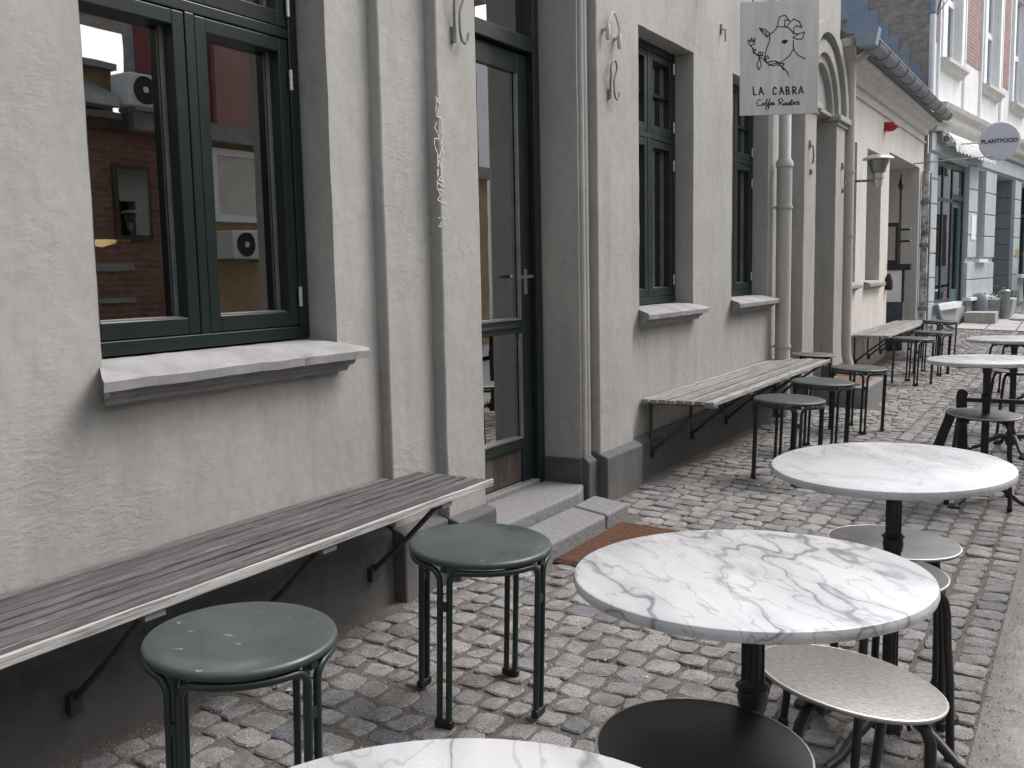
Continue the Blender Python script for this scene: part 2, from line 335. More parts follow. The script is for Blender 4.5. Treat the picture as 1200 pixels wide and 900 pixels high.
# ------------------------------------------------------------------ mesh builder
class MB:
    def __init__(s): s.v = []; s.f = []; s.t = []
    def add(s, vs, fs):
        o = len(s.v); s.v += [tuple(p) for p in vs]; s.f += [tuple(i + o for i in q) for q in fs]; return s
    def box(s, x0, x1, y0, y1, z0, z1):
        v = [(x, y, z) for x in (x0, x1) for y in (y0, y1) for z in (z0, z1)]
        return s.add(v, [(0, 1, 3, 2), (4, 6, 7, 5), (0, 4, 5, 1), (2, 3, 7, 6), (0, 2, 6, 4), (1, 5, 7, 3)])
    def prism(s, poly, axis, a0, a1):
        # poly: 2-D points in the plane normal to axis
        def P(p, a): return (a, p[0], p[1]) if axis == 'x' else (p[0], a, p[1]) if axis == 'y' else (p[0], p[1], a)
        n = len(poly); v = [P(p, a0) for p in poly] + [P(p, a1) for p in poly]
        return s.add(v, [tuple(range(n))[::-1], tuple(range(n, 2 * n))] + [(i, (i + 1) % n, (i + 1) % n + n, i + n) for i in range(n)])
    def tube(s, pts, r, n=8, closed=False):
        pts = [Vector(p) for p in pts]; m = len(pts); rs = r if isinstance(r, (list, tuple)) else [r] * m
        prev = None; vs = []
        for i, p in enumerate(pts):
            a = pts[(i - 1) % m] if (closed or i > 0) else p; c = pts[(i + 1) % m] if (closed or i < m - 1) else p
            d = (c - a).normalized()
            if prev is None: q = d.orthogonal().normalized()
            else: q = (prev - d * prev.dot(d)); q = q.normalized() if q.length > 1e-6 else d.orthogonal().normalized()
            prev = q; w_ = d.cross(q)
            for k in range(n):
                a_ = 2 * PI * k / n; vs.append(p + (q * math.cos(a_) + w_ * math.sin(a_)) * rs[i])
        fs = []
        for i in range(m if closed else m - 1):
            j = (i + 1) % m
            for k in range(n): fs.append((i * n + k, i * n + (k + 1) % n, j * n + (k + 1) % n, j * n + k))
        if not closed: fs += [tuple(range(n))[::-1], tuple(range((m - 1) * n, m * n))]
        return s.add(vs, fs)
    def lathe(s, prof, n=24, c=(0, 0, 0)):
        vs = []; fs = []
        for r, z in prof:
            for k in range(n):
                a = 2 * PI * k / n; vs.append((c[0] + r * math.cos(a), c[1] + r * math.sin(a), c[2] + z))
        for i in range(len(prof) - 1):
            for k in range(n): fs.append((i * n + k, i * n + (k + 1) % n, (i + 1) * n + (k + 1) % n, (i + 1) * n + k))
        fs.append(tuple(range(n))[::-1]); fs.append(tuple(range((len(prof) - 1) * n, len(prof) * n)))
        return s.add(vs, fs)
    def ribbon(s, pts, wd, org, ux, uy, nrm, off=.0015):
        # flat strip for drawn lines on a plane; pts 2-D
        P = lambda a: Vector(org) + Vector(ux) * a[0] + Vector(uy) * a[1] + Vector(nrm) * off
        for i in range(len(pts) - 1):
            a = Vector(pts[i]); b_ = Vector(pts[i + 1]); d = b_ - a
            if d.length < 1e-6: continue
            d.normalize(); n_ = Vector((-d.y, d.x)) * wd / 2; a = a - d * wd * .3; b_ = b_ + d * wd * .3
            s.add([P(a + n_), P(a - n_), P(b_ - n_), P(b_ + n_)], [(0, 1, 2, 3)])
        return s
    def build(s, name, mat, parent=None, smooth=False, bevel=0, seg=2, angle=40, fix=True):
        me = bpy.data.meshes.new(name); me.from_pydata(s.v, [], s.f)
        if fix:
            import bmesh
            b = bmesh.new(); b.from_mesh(me); bmesh.ops.recalc_face_normals(b, faces=b.faces); b.to_mesh(me); b.free()
        me.materials.append(MATS[mat])
        o = bpy.data.objects.new(name, me); C.objects.link(o)
        if parent: o.parent = parent
        if smooth:
            me.polygons.foreach_set('use_smooth', [True] * len(me.polygons)); me.set_sharp_from_angle(angle=R(angle))
        if bevel:
            md = o.modifiers.new('bevel', 'BEVEL'); md.width = bevel; md.segments = seg; md.limit_method = 'ANGLE'; md.harden_normals = False
        return o
def tag(o, label, cat, group=None):
    o['label'] = label; o['category'] = cat
    if group: o['group'] = group
    return o
def thing(name, label, cat, loc=(0, 0, 0), rz=0, group=None):
    o = bpy.data.objects.new(name, None); o.empty_display_size = .1; C.objects.link(o); o.location = loc; o.rotation_euler = (0, 0, rz)
    return tag(o, label, cat, group)
def struct(o): o['kind'] = 'structure'; return o
def copy_tree(o, parent=None):
    c = o.copy(); C.objects.link(c)
    if parent: c.parent = parent
    for ch in o.children: copy_tree(ch, c)
    return c
def dup(root, label, loc, rot=None):
    c = copy_tree(root); c['label'] = label; c.location = loc
    if rot is not None: c.rotation_euler = rot
    return c

A = .037
def rise(y): return .033 * max(0, y - 11) if y > 12 else (.033 * (y - 10) ** 2 / 4 if y > 10 else 0)
def gz(x, y):
    return -A * max(-.3, min(x, 1.95)) + rise(min(y, 40))
TILT = math.atan(A)

def boxes(name, mat, parent, L_, **k):
    for b in L_: MB().box(*b).build(name, mat, parent, **k)
# ------------------------------------------------------------------ ground, pavement, road
def sheet(name, mat, x0, x1, y0, y1, nx, ny, off=0, jit=0, zf=gz):
    vs = []; fs = []
    for j in range(ny + 1):
        for i in range(nx + 1):
            x = x0 + (x1 - x0) * i / nx; y = y0 + (y1 - y0) * j / ny
            vs.append((x, y, zf(x, y) + off + (jit * mn.noise(Vector((x * 9, y * 9, 0))) if jit else 0)))
    for j in range(ny):
        for i in range(nx): a = j * (nx + 1) + i; fs.append((a, a + 1, a + nx + 2, a + nx + 1))
    return struct(MB().add(vs, fs).build(name, mat, smooth=True))
gr = sheet('ground', 'asphalt', -300, 300, -300, 300, 10, 10, -.9, zf=lambda x, y: 0)
pav = sheet('pavement', 'joint_dirt', -.10, 1.94, -3, 24, 60, 900, .001, .006)
road = sheet('road', 'asphalt', 1.925, 5.5, -6, 60, 12, 132, -.002, .004)
pv2 = sheet('far_footway', 'flagstone', -.3, 2.6, 24, 60, 4, 36, -.004)

def cobble_mesh(L, W_, tone, seed, h=.009, bot=-.03):
    r_ = random.Random(seed)
    pts = []
    for sx, sy in ((-1, -.75), (-.75, -1), (.1, -1), (.75, -1), (1, -.75), (1, .1), (1, .75), (.75, 1), (-.1, 1), (-.75, 1), (-1, .75), (-1, -.1)):
        k = .97 if abs(sx * sy) > .5 else 1.03
        pts.append((sx * L / 2 * k * r_.uniform(.90, 1.07), sy * W_ / 2 * k * r_.uniform(.90, 1.07)))
    tx, ty = r_.uniform(-.05, .05), r_.uniform(-.05, .05); n = len(pts)
    v = [(0, 0, h + r_.uniform(-.001, .002))]
    v += [(x * .87, y * .87, h + x * tx + y * ty + r_.uniform(-.0026, .0012)) for x, y in pts]
    v += [(x * .985, y * .985, h - .0045 + x * tx + y * ty + r_.uniform(-.0015, .0015)) for x, y in pts]
    v += [(x, y, bot) for x, y in pts]
    fs = [(0, 1 + k, 1 + (k + 1) % n) for k in range(n)]
    for a in (1, 1 + n): fs += [(a + k, a + n + k, a + n + (k + 1) % n, a + (k + 1) % n) for k in range(n)]
    return v, fs
def finish_cobble(me, tones):
    me.materials.append(MATS['cobble'])
    me.polygons.foreach_set('use_smooth', [True] * len(me.polygons)); me.set_sharp_from_angle(angle=R(24))
    at = me.attributes.new('tone', 'FLOAT', 'POINT'); at.data.foreach_set('value', tones)
stones = []          # x, y, L, W, rotation
def grid_rows():
    # coursed setts running across the footway near the door
    y = .3; j = 0
    while y < 24:
        pw = rnd.uniform(.088, .112)
        x = .085 + rnd.uniform(0, .05); xm = 1.60 if y < 4.4 else .92
        while x < xm:
            L = rnd.uniform(.072, .118)
            yy = y + .035 * mn.noise(Vector((x * 1.3, y * .5, 3))) + rnd.uniform(-.007, .007)
            if not (yy > 3.26 and yy < 4.22 and x < .34) and not (8.3 < yy < 9.3 and x < .6):
                stones.append((x + L / 2, yy, L - .009, pw - .010, rnd.uniform(-.10, .10)))
            x += L
        y += pw; j += 1
    x = .93
    while x < 1.90:                   # long runs parallel to the kerb
        pw = rnd.uniform(.098, .108); y = 4.4 if x < 1.58 else .3
        y += rnd.uniform(0, .05)
        while y < 24:
            L = rnd.uniform(.075, .125)
            stones.append((x + pw / 2 + .010 * mn.noise(Vector((x, y * .8, 9))), y + L / 2, pw - .010, L - .009, rnd.uniform(-.04, .04)))
            y += L
        x += pw
grid_rows()
CAMP = Vector((2.16, 0))
fwd2 = Vector((-math.sin(YAW), math.cos(YAW)))
def vis(s):
    d = Vector((s[0], s[1])) - CAMP; z = d.dot(fwd2)
    if z < 1.2: return 1e9
    lat = d.dot(Vector((math.cos(YAW), math.sin(YAW)))) / z
    if abs(lat) > .56: return 1e8
    if 450 + 1141 * (1.2 / z - .115) > 930: return 1e7
    for tx, ty, rr in ((1.714, 1.48, .30), (1.756, 2.51, .22), (1.64, 1.44, .2)):    # tops that hide what lies behind
        k = (1.2) / (1.2 - .72)
        q = Vector((tx, ty)) - CAMP; q = q * k
        if (q - d).length < rr * k * .8: return z + 50
    return z
stones.sort(key=vis)
protos = []
for k in range(28):
    v, fs = cobble_mesh(1, 1, 0, k)
    tn = min(1, max(0, rnd.gauss(.52, .24)))
    protos.append((k, tn))
near = stones[:300]; rest = stones[300:]
pm = []
for k, tn in protos:
    v, fs = cobble_mesh(.095, .092, tn, 100 + k)
    me = bpy.data.meshes.new('cobble'); me.from_pydata(v, [], fs); finish_cobble(me, [tn] * len(v)); pm.append(me)
for i, (x, y, L, W_, a) in enumerate(near):
    o = bpy.data.objects.new('cobble', pm[rnd.randrange(28)]); C.objects.link(o); o.parent = pav
    o.location = (x, y, gz(x, y) + rnd.uniform(-.004, .003)); o.rotation_euler = (0, TILT, a + (PI if rnd.random() < .5 else 0)); o.scale = (L / .095, W_ / .092, 1)
V = []; F = []; T = []
for i, (x, y, L, W_, a) in enumerate(rest):
    v, fs = cobble_mesh(L, W_, 0, i); ca, sa = math.cos(a), math.sin(a); z = gz(x, y) + rnd.uniform(-.004, .003); o_ = len(V)
    tn = min(1, max(0, rnd.gauss(.56, .22)))
    V += [(x + p[0] * ca - p[1] * sa, y + p[0] * sa + p[1] * ca, z + p[2] - A * p[0]) for p in v]
    F += [tuple(q + o_ for q in fc) for fc in fs]; T += [tn] * len(v)
me = bpy.data.meshes.new('cobbles'); me.from_pydata(V, [], F); finish_cobble(me, T)
o = bpy.data.objects.new('cobbles', me); C.objects.link(o); o.parent = pav; o['kind'] = 'stuff'
# grit and small pebbles lying in the joints
g = MB()
for i in range(4200):
    x = rnd.uniform(.08, 1.92) if i % 3 else 1.90 + abs(rnd.gauss(0, .07)); y = rnd.uniform(.9, 5.5); s_ = rnd.uniform(.0015, .0042)
    z = gz(x, y) + rnd.uniform(.001, .008); a = rnd.random() * 6
    g.add([(x + s_ * math.cos(a + k * PI / 2), y + s_ * math.sin(a + k * PI / 2) * 1.3, z) for k in range(4)] + [(x, y, z + s_)], [(0, 1, 4), (1, 2, 4), (2, 3, 4), (3, 0, 4)])
o = g.build('grit', 'stone_block', pav); o['kind'] = 'stuff'
# flagstones by the next building
fl = MB()
for i in range(5):
    for j in range(3):
        y = 16.3 + i * .62; x = .35 + j * .42
        fl.add([(x, y, gz(x, y) + .018), (x + .4, y, gz(x + .4, y) + .018), (x + .4, y + .6, gz(x + .4, y + .6) + .018), (x, y + .6, gz(x, y + .6) + .018)], [(0, 1, 2, 3)])
fl.build('flagstones', 'flagstone', pav)

# ------------------------------------------------------------------ facades
def wall_grid(mb, X, y0, y1, z0, z1, holes, step=.12, jit=0.0, zfine=None):
    def br(a, b, cuts):
        cs = sorted(set([a, b] + [c for c in cuts if a < c < b])); out = []
        for p, q in zip(cs, cs[1:]):
            n = max(1, int(math.ceil((q - p) / step))); out += [p + (q - p) * k / n for k in range(n)]
        return out + [cs[-1]]
    Y = br(y0, y1, [h[0] for h in holes] + [h[1] for h in holes]); Z = br(z0, z1, [h[2] for h in holes] + [h[3] for h in holes])
    nz = len(Z); vs = []
    for y in Y:
        for z in Z:
            n1 = mn.noise(Vector((y * 7, z * 7, X))); n2 = mn.noise(Vector((y * 2.1, z * 2.1, X + 5)))
            vs.append((X + jit * (n1 + n2), y + jit * .7 * mn.noise(Vector((y * 9, z * 9, 7))), z + jit * .7 * mn.noise(Vector((y * 9, z * 9, 13)))))
    fs = []
    for i in range(len(Y) - 1):
        for j in range(nz - 1):
            cy, cz = (Y[i] + Y[i + 1]) / 2, (Z[j] + Z[j + 1]) / 2
            if any(h[0] < cy < h[1] and h[2] < cz < h[3] for h in holes): continue
            a = i * nz + j; fs.append((a, a + nz, a + nz + 1, a + 1))
    # reveals reuse the displaced edge points
    idx = {}
    for i, y in enumerate(Y):
        for j, z in enumerate(Z): idx[(round(y, 5), round(z, 5))] = i * nz + j
    for h in holes:
        dep = h[4]; ys = [y for y in Y if h[0] - 1e-6 <= y <= h[1] + 1e-6]; zs = [z for z in Z if h[2] - 1e-6 <= z <= h[3] + 1e-6]
        loops = [[(h[0], z) for z in zs], [(h[1], z) for z in zs], [(y, h[3]) for y in ys]] + ([[(y, h[2]) for y in ys]] if h[2] > z0 + .01 else [])
        for lp in loops:
            base = len(vs); ids = [idx[(round(a, 5), round(b_, 5))] for a, b_ in lp]
            for a, b_ in lp: vs.append((X - dep, a, b_))
            for k in range(len(lp) - 1): fs.append((ids[k], ids[k + 1], base + k + 1, base + k))
    mb.add(vs, fs); return mb

WINS = [(1.585, 2.485), (5.005, 5.85), (6.60, 7.46)]
Z0W, Z1W = .93, 2.475
cafe = thing('cafe_building', 'long grey plastered building with green framed windows and a deep street door', 'building', (0, 0, 0))
holes = [(a, b, Z0W, Z1W, .20) for a, b in WINS] + [(3.235, 4.27, 0.0, 2.85, .30), (8.55, 9.24, .0, 2.49, .5)] + [(-2.2, -1.3, Z0W, Z1W, .2)]
wall_grid(MB(), 0.0, -4, 9.78, -.12, 5.6, holes, .075, .0028).build('wall', 'plaster', cafe, smooth=True, angle=50, fix=False)
m = MB(); m.box(-7, -.6, -4.0, -3.9, -.1, 5.6); m.box(-7, -6.9, -3.9, 9.6, -.1, 5.6); m.box(-7, -.01, 9.66, 9.78, -.1, 5.6); m.build('side_wall', 'plaster', cafe)
m = MB().prism([(.25, 5.55), (.25, 5.65), (-3.4, 8.2), (-7.2, 5.65), (-7.2, 5.55)], 'y', -4.1, 9.8); m.build('roof', 'roof_slate', cafe)
def pil(y0, y1, x, z0=.24, z1=5.5, xb=-.0, name='pilaster', mat='plaster', jit=.0025):
    mb = MB(); ny = max(1, int((y1 - y0) / .05)); nz = int((z1 - z0) / .07)
    prof = [(xb, y0), (x * .5 + xb * .5, y0)] + [(x, y0 + (y1 - y0) * k / ny) for k in range(ny + 1)] + [(x * .5 + xb * .5, y1), (xb, y1)]
    vs = []
    for j in range(nz + 1):
        z = z0 + (z1 - z0) * j / nz
        for (px_, py_) in prof:
            vs.append((px_ + jit * mn.noise(Vector((py_ * 8, z * 8, px_ * 3))), py_ + jit * 1.1 * mn.noise(Vector((px_ * 9, z * 6, py_))), z))
    n = len(prof); fs = [(j * n + k, j * n + k + 1, (j + 1) * n + k + 1, (j + 1) * n + k) for j in range(nz) for k in range(n - 1)]
    fs += [tuple(range(n)), tuple(range(nz * n, nz * n + n))[::-1]]
    return mb.add(vs, fs).build(name, mat, cafe, smooth=True, angle=50, bevel=.006, seg=2)
pil(2.70, 2.975, .045); pil(2.97, 3.235, .095)
pil(4.385, 4.80, .05)
# rounded moulding beside the door
m = MB(); m.tube([(.004, 4.300, .24), (.004, 4.300, 2.86)], .016, 10); m.tube([(.000, 4.338, .24), (.000, 4.338, 2.86)], .020, 10); m.build('door_moulding', 'plaster', cafe, smooth=True)
pil(8.14, 8.52, .10, .16, 2.47); pil(9.26, 9.60, .10, .16, 2.47)
# plinth: painted band following every step of the wall
m = MB()
def plb(y0, y1, x, zt): m.add([(-.02, y0, -.1), (x + .012, y0, -.1), (x + .012, y0, zt - .022), (x * .35, y0, zt + .006), (-.02, y0, zt + .006),
                               (-.02, y1, -.1), (x + .012, y1, -.1), (x + .012, y1, zt - .022), (x * .35, y1, zt + .006), (-.02, y1, zt + .006)],
                              [(0, 1, 2, 3, 4), (9, 8, 7, 6, 5), (0, 5, 6, 1), (1, 6, 7, 2), (2, 7, 8, 3), (3, 8, 9, 4), (4, 9, 5, 0)])
plb(-4, 2.69, .035, .275); plb(2.69, 2.965, .085, .265); plb(2.965, 3.232, .135, .255)
plb(4.275, 4.372, .03, .24); plb(4.374, 4.82, .085, .25); plb(4.82, 8.12, .035, .235); plb(8.12, 8.53, .13, .24); plb(9.25, 9.66, .13, .24)
m.build('plinth', 'plinth_paint', cafe, bevel=.008, seg=2)
m = MB(); m.box(-.29, -.001, 4.262, 4.2685, .0, .235); m.build('reveal_plinth', 'plinth_paint', cafe)
# arched portal: voussoir mouldings over the lintel
m = MB(); cy, cz = 8.90, 2.50
for (ra, rb, xt) in ((.42, .50, .05), (.50, .60, .085), (.60, .66, .06), (.66, .76, .12)):
    n = 22
    for k in range(n):
        a0, a1 = PI * k / n, PI * (k + 1) / n
        q = [(cy + r_ * math.cos(a), cz + r_ * math.sin(a)) for r_, a in ((ra, a0), (rb, a0), (rb, a1), (ra, a1))]
        m.add([(0, *p) for p in q] + [(xt, *p) for p in q], [(4, 5, 6, 7), (0, 4, 7, 3), (1, 2, 6, 5)])
m.build('arch_moulding', 'plaster', cafe, smooth=True, angle=30)
m = MB()
for ya, yb in ((8.10, 8.56), (9.23, 9.69)):
    m.box(-.01, .14, ya, yb, 2.465, 2.52); m.box(-.01, .115, ya + .02, yb - .02, 2.425, 2.462)
m.box(-.48, .06, 8.56, 9.23, 2.495, 2.53)
m.build('impost', 'plaster', cafe, bevel=.01, seg=3)
m = MB(); m.box(-.55, -.49, 8.5, 9.3, .1, 2.49); m.build('portal_back', 'interior_wall', cafe)
# interior rooms
m = MB(); m.box(-4.2, -4.1, -3, 9.6, 0, 3.2); m.box(-4.1, -.32, -2.95, -2.9, 0, 3.2); m.box(-4.1, -.32, 4.55, 4.6, 0, 3.2); m.box(-4.1, -.32, 8.2, 8.25, 0, 3.2); m.box(-4.2, -.32, -3, 8.3, 3.2, 3.25)
m.build('interior_wall', 'interior_wall', cafe)
MB().box(-4.1, -.32, -2.9, 8.2, -.02, .04).build('interior_floor', 'interior_floor', cafe)
# window counters and things inside
cnt = MB(); cnt.box(-.62, -.24, 1.45, 2.62, 1.05, 1.085); cnt.box(-.60, -.57, 1.5, 1.55, .04, 1.05); cnt.box(-.60, -.57, 2.5, 2.55, .04, 1.05)
tag(cnt.build('counter', 'pine_wood'), 'pale wooden counter just inside the nearest big window', 'counter')

def sill(y0, y1, name='window_sill', mat='sill_stone'):
    mb = MB(); n = 70
    prof = [(-.20, .958), (-.02, .952), (.076, .927), (.084, .918), (.081, .893), (.054, .889), (.051, .874), (.036, .870), (.031, .853), (-.01, .850)]
    vs = []
    for k in range(n + 1):
        y = y0 + (y1 - y0) * k / n
        yy = y
        for q, (x, z) in enumerate(prof):
            if x < 0: yc = min(max(yy, y0 + .065), y1 - .065)
            elif q >= 5: yc = min(max(yy, y0 + .035), y1 - .035 - .03 * (q - 5) / 4)
            else: yc = yy
            jj = .0022; ch = -.006 * max(0, mn.noise(Vector((y * 31, 3, 1))) - .35) * 3 if q in (3, 4) else 0
            vs.append((x + ch + jj * mn.noise(Vector((y * 13, z * 40, 1))) + .0012 * mn.noise(Vector((y * 60, z * 40, 1))), yc, z + ch * .6 + jj * 1.2 * mn.noise(Vector((y * 11, x * 30, 4))) + .001 * mn.noise(Vector((y * 70, x * 30, 4)))))
    m_ = len(prof); fs = [(k * m_ + q, k * m_ + q + 1, (k + 1) * m_ + q + 1, (k + 1) * m_ + q) for k in range(n) for q in range(m_ - 1)]
    fs += [tuple(range(m_)), tuple(range(n * m_, n * m_ + m_))[::-1]]
    return mb.add(vs, fs).build(name, mat, cafe, smooth=True, angle=28)
for a, b_ in WINS: sill(a - .06, b_ + .065)

def window(y0, y1, parent, x=-.115, glassm='glass', bars=False):
    zb, zt = .962, 2.47
    y0, y1 = y0 + .006, y1 - .006
    mid = (y0 + y1) / 2; tz0, tz1 = 1.93, 1.962; fw = .040
    fr = MB()
    fr.box(x - .10, x, y0, y0 + fw, zb, zt); fr.box(x - .10, x, y1 - fw, y1, zb, zt)
    fr.box(x - .10, x - .001, y0 + fw, y1 - fw, zb, zb + .040); fr.box(x - .10, x - .001, y0 + fw, y1 - fw, zt - .04, zt)
    fr.box(x - .10, x - .0015, y0 + fw, y1 - fw, tz0, tz1); fr.box(x - .10, x - .002, mid - .017, mid + .017, zb + .04, tz0); fr.box(x - .10, x - .002, mid - .017, mid + .017, tz1, zt - .04)
    fo = fr.build('window', 'green_paint', parent, bevel=.003)
    for (za, zc) in ((zb + .043, tz0 - .003), (tz1 + .003, zt - .043)):
        for (ya, yc) in ((y0 + fw + .003, mid - .020), (mid + .020, y1 - fw - .003)):
            s_ = MB(); e = .042; X0, X1 = x - .075, x - .004
            s_.box(X0, X1, ya, ya + e, za, zc); s_.box(X0, X1, yc - e, yc, za, zc)
            s_.box(X0, X1 - .0008, ya + e, yc - e, za, za + e + .006); s_.box(X0, X1 - .0008, ya + e, yc - e, zc - e, zc)
            # glazing bead, sloped, paler on its edge
            bd = .010
            if bars and za > 1.95: s_.box(X0 + .02, X1 - .02, ya + e, yc - e, (za + zc) / 2 - .009, (za + zc) / 2 + .009)
            s_.build('sash', 'green_paint', fo, bevel=.003)
            xx = x - .045
            boxes('glazing_bead', 'galv_dark', fo, [(xx - .008, xx, ya + e, ya + e + bd, za + e + .006, zc - e), (xx - .008, xx, yc - e - bd, yc - e, za + e + .006, zc - e)])
            b3 = MB().box(xx - .008, xx + .022, ya + e + .001, yc - e - .001, za + e + .002, za + e + .010); b3.build('weather_bar', 'galv_dark', fo)
            MB().box(xx - .014, xx - .010, ya + e, yc - e, za + e, zc - e).build('pane', glassm, fo)
    h = MB()
    for yy, sgn in ((y0 + .030, 1), (y1 - .030, -1)):
        for zz in (1.10, 1.80, 2.03, 2.38):
            h.lathe([(.0065, -.032), (.0065, -.002), (.0052, -.001), (.0052, .001), (.0065, .002), (.0065, .032)], 10, (x + .006, yy + sgn * .014, zz))
    h.build('hinge', 'steel_hinge', fo, smooth=True)
    return fo
for i, (a, b_) in enumerate(WINS): window(a, b_, cafe, bars=(i > 0))

# street door
dr = MB(); X = -.20
dr.box(-.285, X, 3.240, 3.29, .13, 2.84); dr.box(-.285, X, 4.205, 4.262, .02, 2.84); dr.box(-.285, X + .002, 3.29, 4.205, 2.205, 2.275); dr.box(-.285, X, 3.29, 4.205, 2.80, 2.84)
door = dr.build('door', 'door_paint', cafe, bevel=.004)
lf = MB(); a0, a1 = 3.296, 4.199; XL = -.232
lf.box(-.275, XL, a0, a0 + .10, .135, 2.198); lf.box(-.275, XL, a1 - .10, a1, .135, 2.198)
for za, zb in ((2.10, 2.198), (.872, .935), (.30, .352)): lf.box(-.275, XL - .001, a0 + .10, a1 - .10, za, zb)
lf.box(-.27, XL + .006, a0 + .08, a1 - .09, .895, .912)
lf.build('door_leaf', 'door_paint', door, bevel=.004)
MB().box(-.262, -.246, a0 + .10, a1 - .10, .14, .299).build('kick_panel', 'bare_panel', door)
for za, zb in ((.352, .872), (.935, 2.10)):
    boxes('glazing_bead', 'galv_dark', door, [(XL - .012, XL + .004, a1 - .113, a1 - .101, za + .002, zb - .002), (XL - .012, XL + .004, a0 + .101, a1 - .114, za + .001, za + .012)])
boxes('pane', 'glass', door, [(-.252, -.248, a0 + .10, a1 - .10, .353, .871), (-.252, -.248, a0 + .10, a1 - .10, .936, 2.099), (-.252, -.248, 3.29, 4.205, 2.276, 2.80)])
m = MB(); m.box(XL + .001, XL + .007, 4.125, 4.155, 1.06, 1.18); m.tube([(XL, 4.14, 1.145), (XL + .045, 4.14, 1.145), (XL + .05, 4.13, 1.145), (XL + .05, 4.04, 1.143)], .008, 8)
m.lathe([(.009, 0), (.009, .012)], 10, (XL + .004, 4.14, 1.09)); m.build('handle', 'chrome', door, smooth=True)

# steps
stp = thing('door_steps', 'worn granite steps of two low slabs in front of the street door', 'steps', (.0, 3.7, 0))
def slab(poly, z0, z1, name, mat='granite_step', par=stp, dy=3.7, bev=.012):
    mb = MB(); n = len(poly); mb.add([(x, y - dy, z0) for x, y in poly] + [(x, y - dy, z1 + .004 * mn.noise(Vector((x * 9, y * 9, 2)))) for x, y in poly],
        [tuple(range(n))[::-1], tuple(range(n, 2 * n))] + [(i, (i + 1) % n, (i + 1) % n + n, i + n) for i in range(n)])
    return mb.build(name, mat, par, bevel=bev, seg=3)
slab([(-.20, 3.245), (-.20, 4.255), (0.02, 4.255), (.072, 4.10), (.070, 3.50), (.055, 3.245)], -.06, .112, 'upper_slab')
slab([(.074, 3.26), (.078, 4.02), (.292, 3.935), (.300, 3.27)], -.06, .060, 'lower_slab')
slab([(.078, 4.028), (.075, 4.262), (.298, 4.175), (.294, 3.942)], -.06, .062, 'lower_slab')
slab([(-.34, 3.245), (-.34, 4.20), (-.195, 4.20), (-.195, 3.245)], .0, .132, 'threshold', bev=.004)
def mat_obj(name, x0, x1, y0, y1, z, matn, label):
    mb = MB(); nx, ny = 22, 40; vs = []
    for j in range(ny + 1):
        for i in range(nx + 1):
            e = 1 if 0 < i < nx and 0 < j < ny else 0
            vs.append(((x0 + (x1 - x0) * i / nx) + rnd.uniform(-.002, .002), (y0 + (y1 - y0) * j / ny) + rnd.uniform(-.003, .003), e * (.013 + rnd.uniform(-.003, .003))))
    fs = [(j * (nx + 1) + i, j * (nx + 1) + i + 1, (j + 1) * (nx + 1) + i + 1, (j + 1) * (nx + 1) + i) for j in range(ny) for i in range(nx)]
    o = mb.add(vs, fs).build(name, matn); o.location = (0, 0, z); return tag(o, label, 'doormat')
dm = mat_obj('doormat', .315, .62, 3.37, 4.05, 0, 'coir', 'brown coir doormat lying on the cobbles below the granite steps')
dm.rotation_euler = (0, TILT, 0); dm.location = (0, 0, .010)
ps = thing('portal_step', 'grey stone step block below the arched portal beside the green stools', 'steps', (.3, 8.8, 0))
MB().box(-.17, .27, -.42, .45, -.05, .155).build('step_block', 'granite_step', ps, bevel=.012)
mat_obj('doormat', .18, .50, 8.5, 9.12, .156, 'coir_orange', 'small orange brown mat on the stone step of the arched portal')

# awning hooks, painted over with the wall
def hook(loc, wy, hz):
    # an open loop of bar whose legs come together and end in a J
    L_ = [(-.40, .20), (-.48, .45), (-.40, .72), (-.15, .93), (.20, 1.0), (.50, .90), (.62, .70), (.50, .45), (.22, .20), (.04, .0), (.0, -.25), (.02, -.60), (.18, -.85), (.48, -.93), (.78, -.80), (.90, -.55)]
    K_ = [(-.40, .20), (-.30, -.05), (-.22, -.35), (-.16, -.85)]
    m = MB(); m.tube([(.024 + .006 * i / 15, a * wy, b * hz) for i, (a, b) in enumerate(L_)], .0048, 8)
    m.tube([(.022 - .004 * i, a * wy, b * hz) for i, (a, b) in enumerate(K_)], .0055, 8); m.box(-.004, .014, -.34 * wy, -.02 * wy, -.92 * hz, -.45 * hz)
    o = m.build('wall_hook', 'iron_painted', None, smooth=True); o.location = loc; return o
tag(hook((.095, 3.085, 2.115), .062, .115), 'looped iron hook high on the pilaster left of the street door', 'hook')
tag(hook((.05, 4.525, 2.10), .062, .098), 'looped iron hook high on the pilaster right of the street door', 'hook')
for (yy, lb, z) in ((8.28, 'small iron hook on the pilaster left of the arched portal', 2.06), (9.48, 'small iron hook on the pilaster right of the arched portal', 1.98)):
    m = MB(); m.tube([(.0, 0, .10), (.03, .0, .09), (.035, .01, .0), (.02, .03, -.05), (.03, .06, -.03)], .007, 6); m.box(0, .015, -.015, .015, .07, .13); m.box(0, .02, .02, .045, -.14, -.10)
    o = m.build('wall_hook', 'iron_painted', smooth=True); o.location = (.10, yy, z); tag(o, lb, 'hook')
m = MB(); P = [(.03, -.065 + .13 * k / 12, .065 * math.sin(PI * k / 12) + .01) for k in range(13)]
m.tube([(.03, -.065, -.01)] + P + [(.03, .065, -.03)], .0045, 8)
m.lathe([(.009, -.065), (.011, -.058), (.011, 0), (.008, .004)], 12, (.03, -.065, 0)); m.lathe([(.009, -.065), (.011, -.058), (.011, 0), (.008, .004)], 12, (.03, .065, -.02))
m.box(-.002, .03, -.075, -.055, -.02, -.01); m.box(-.002, .03, .055, .075, -.04, -.03)
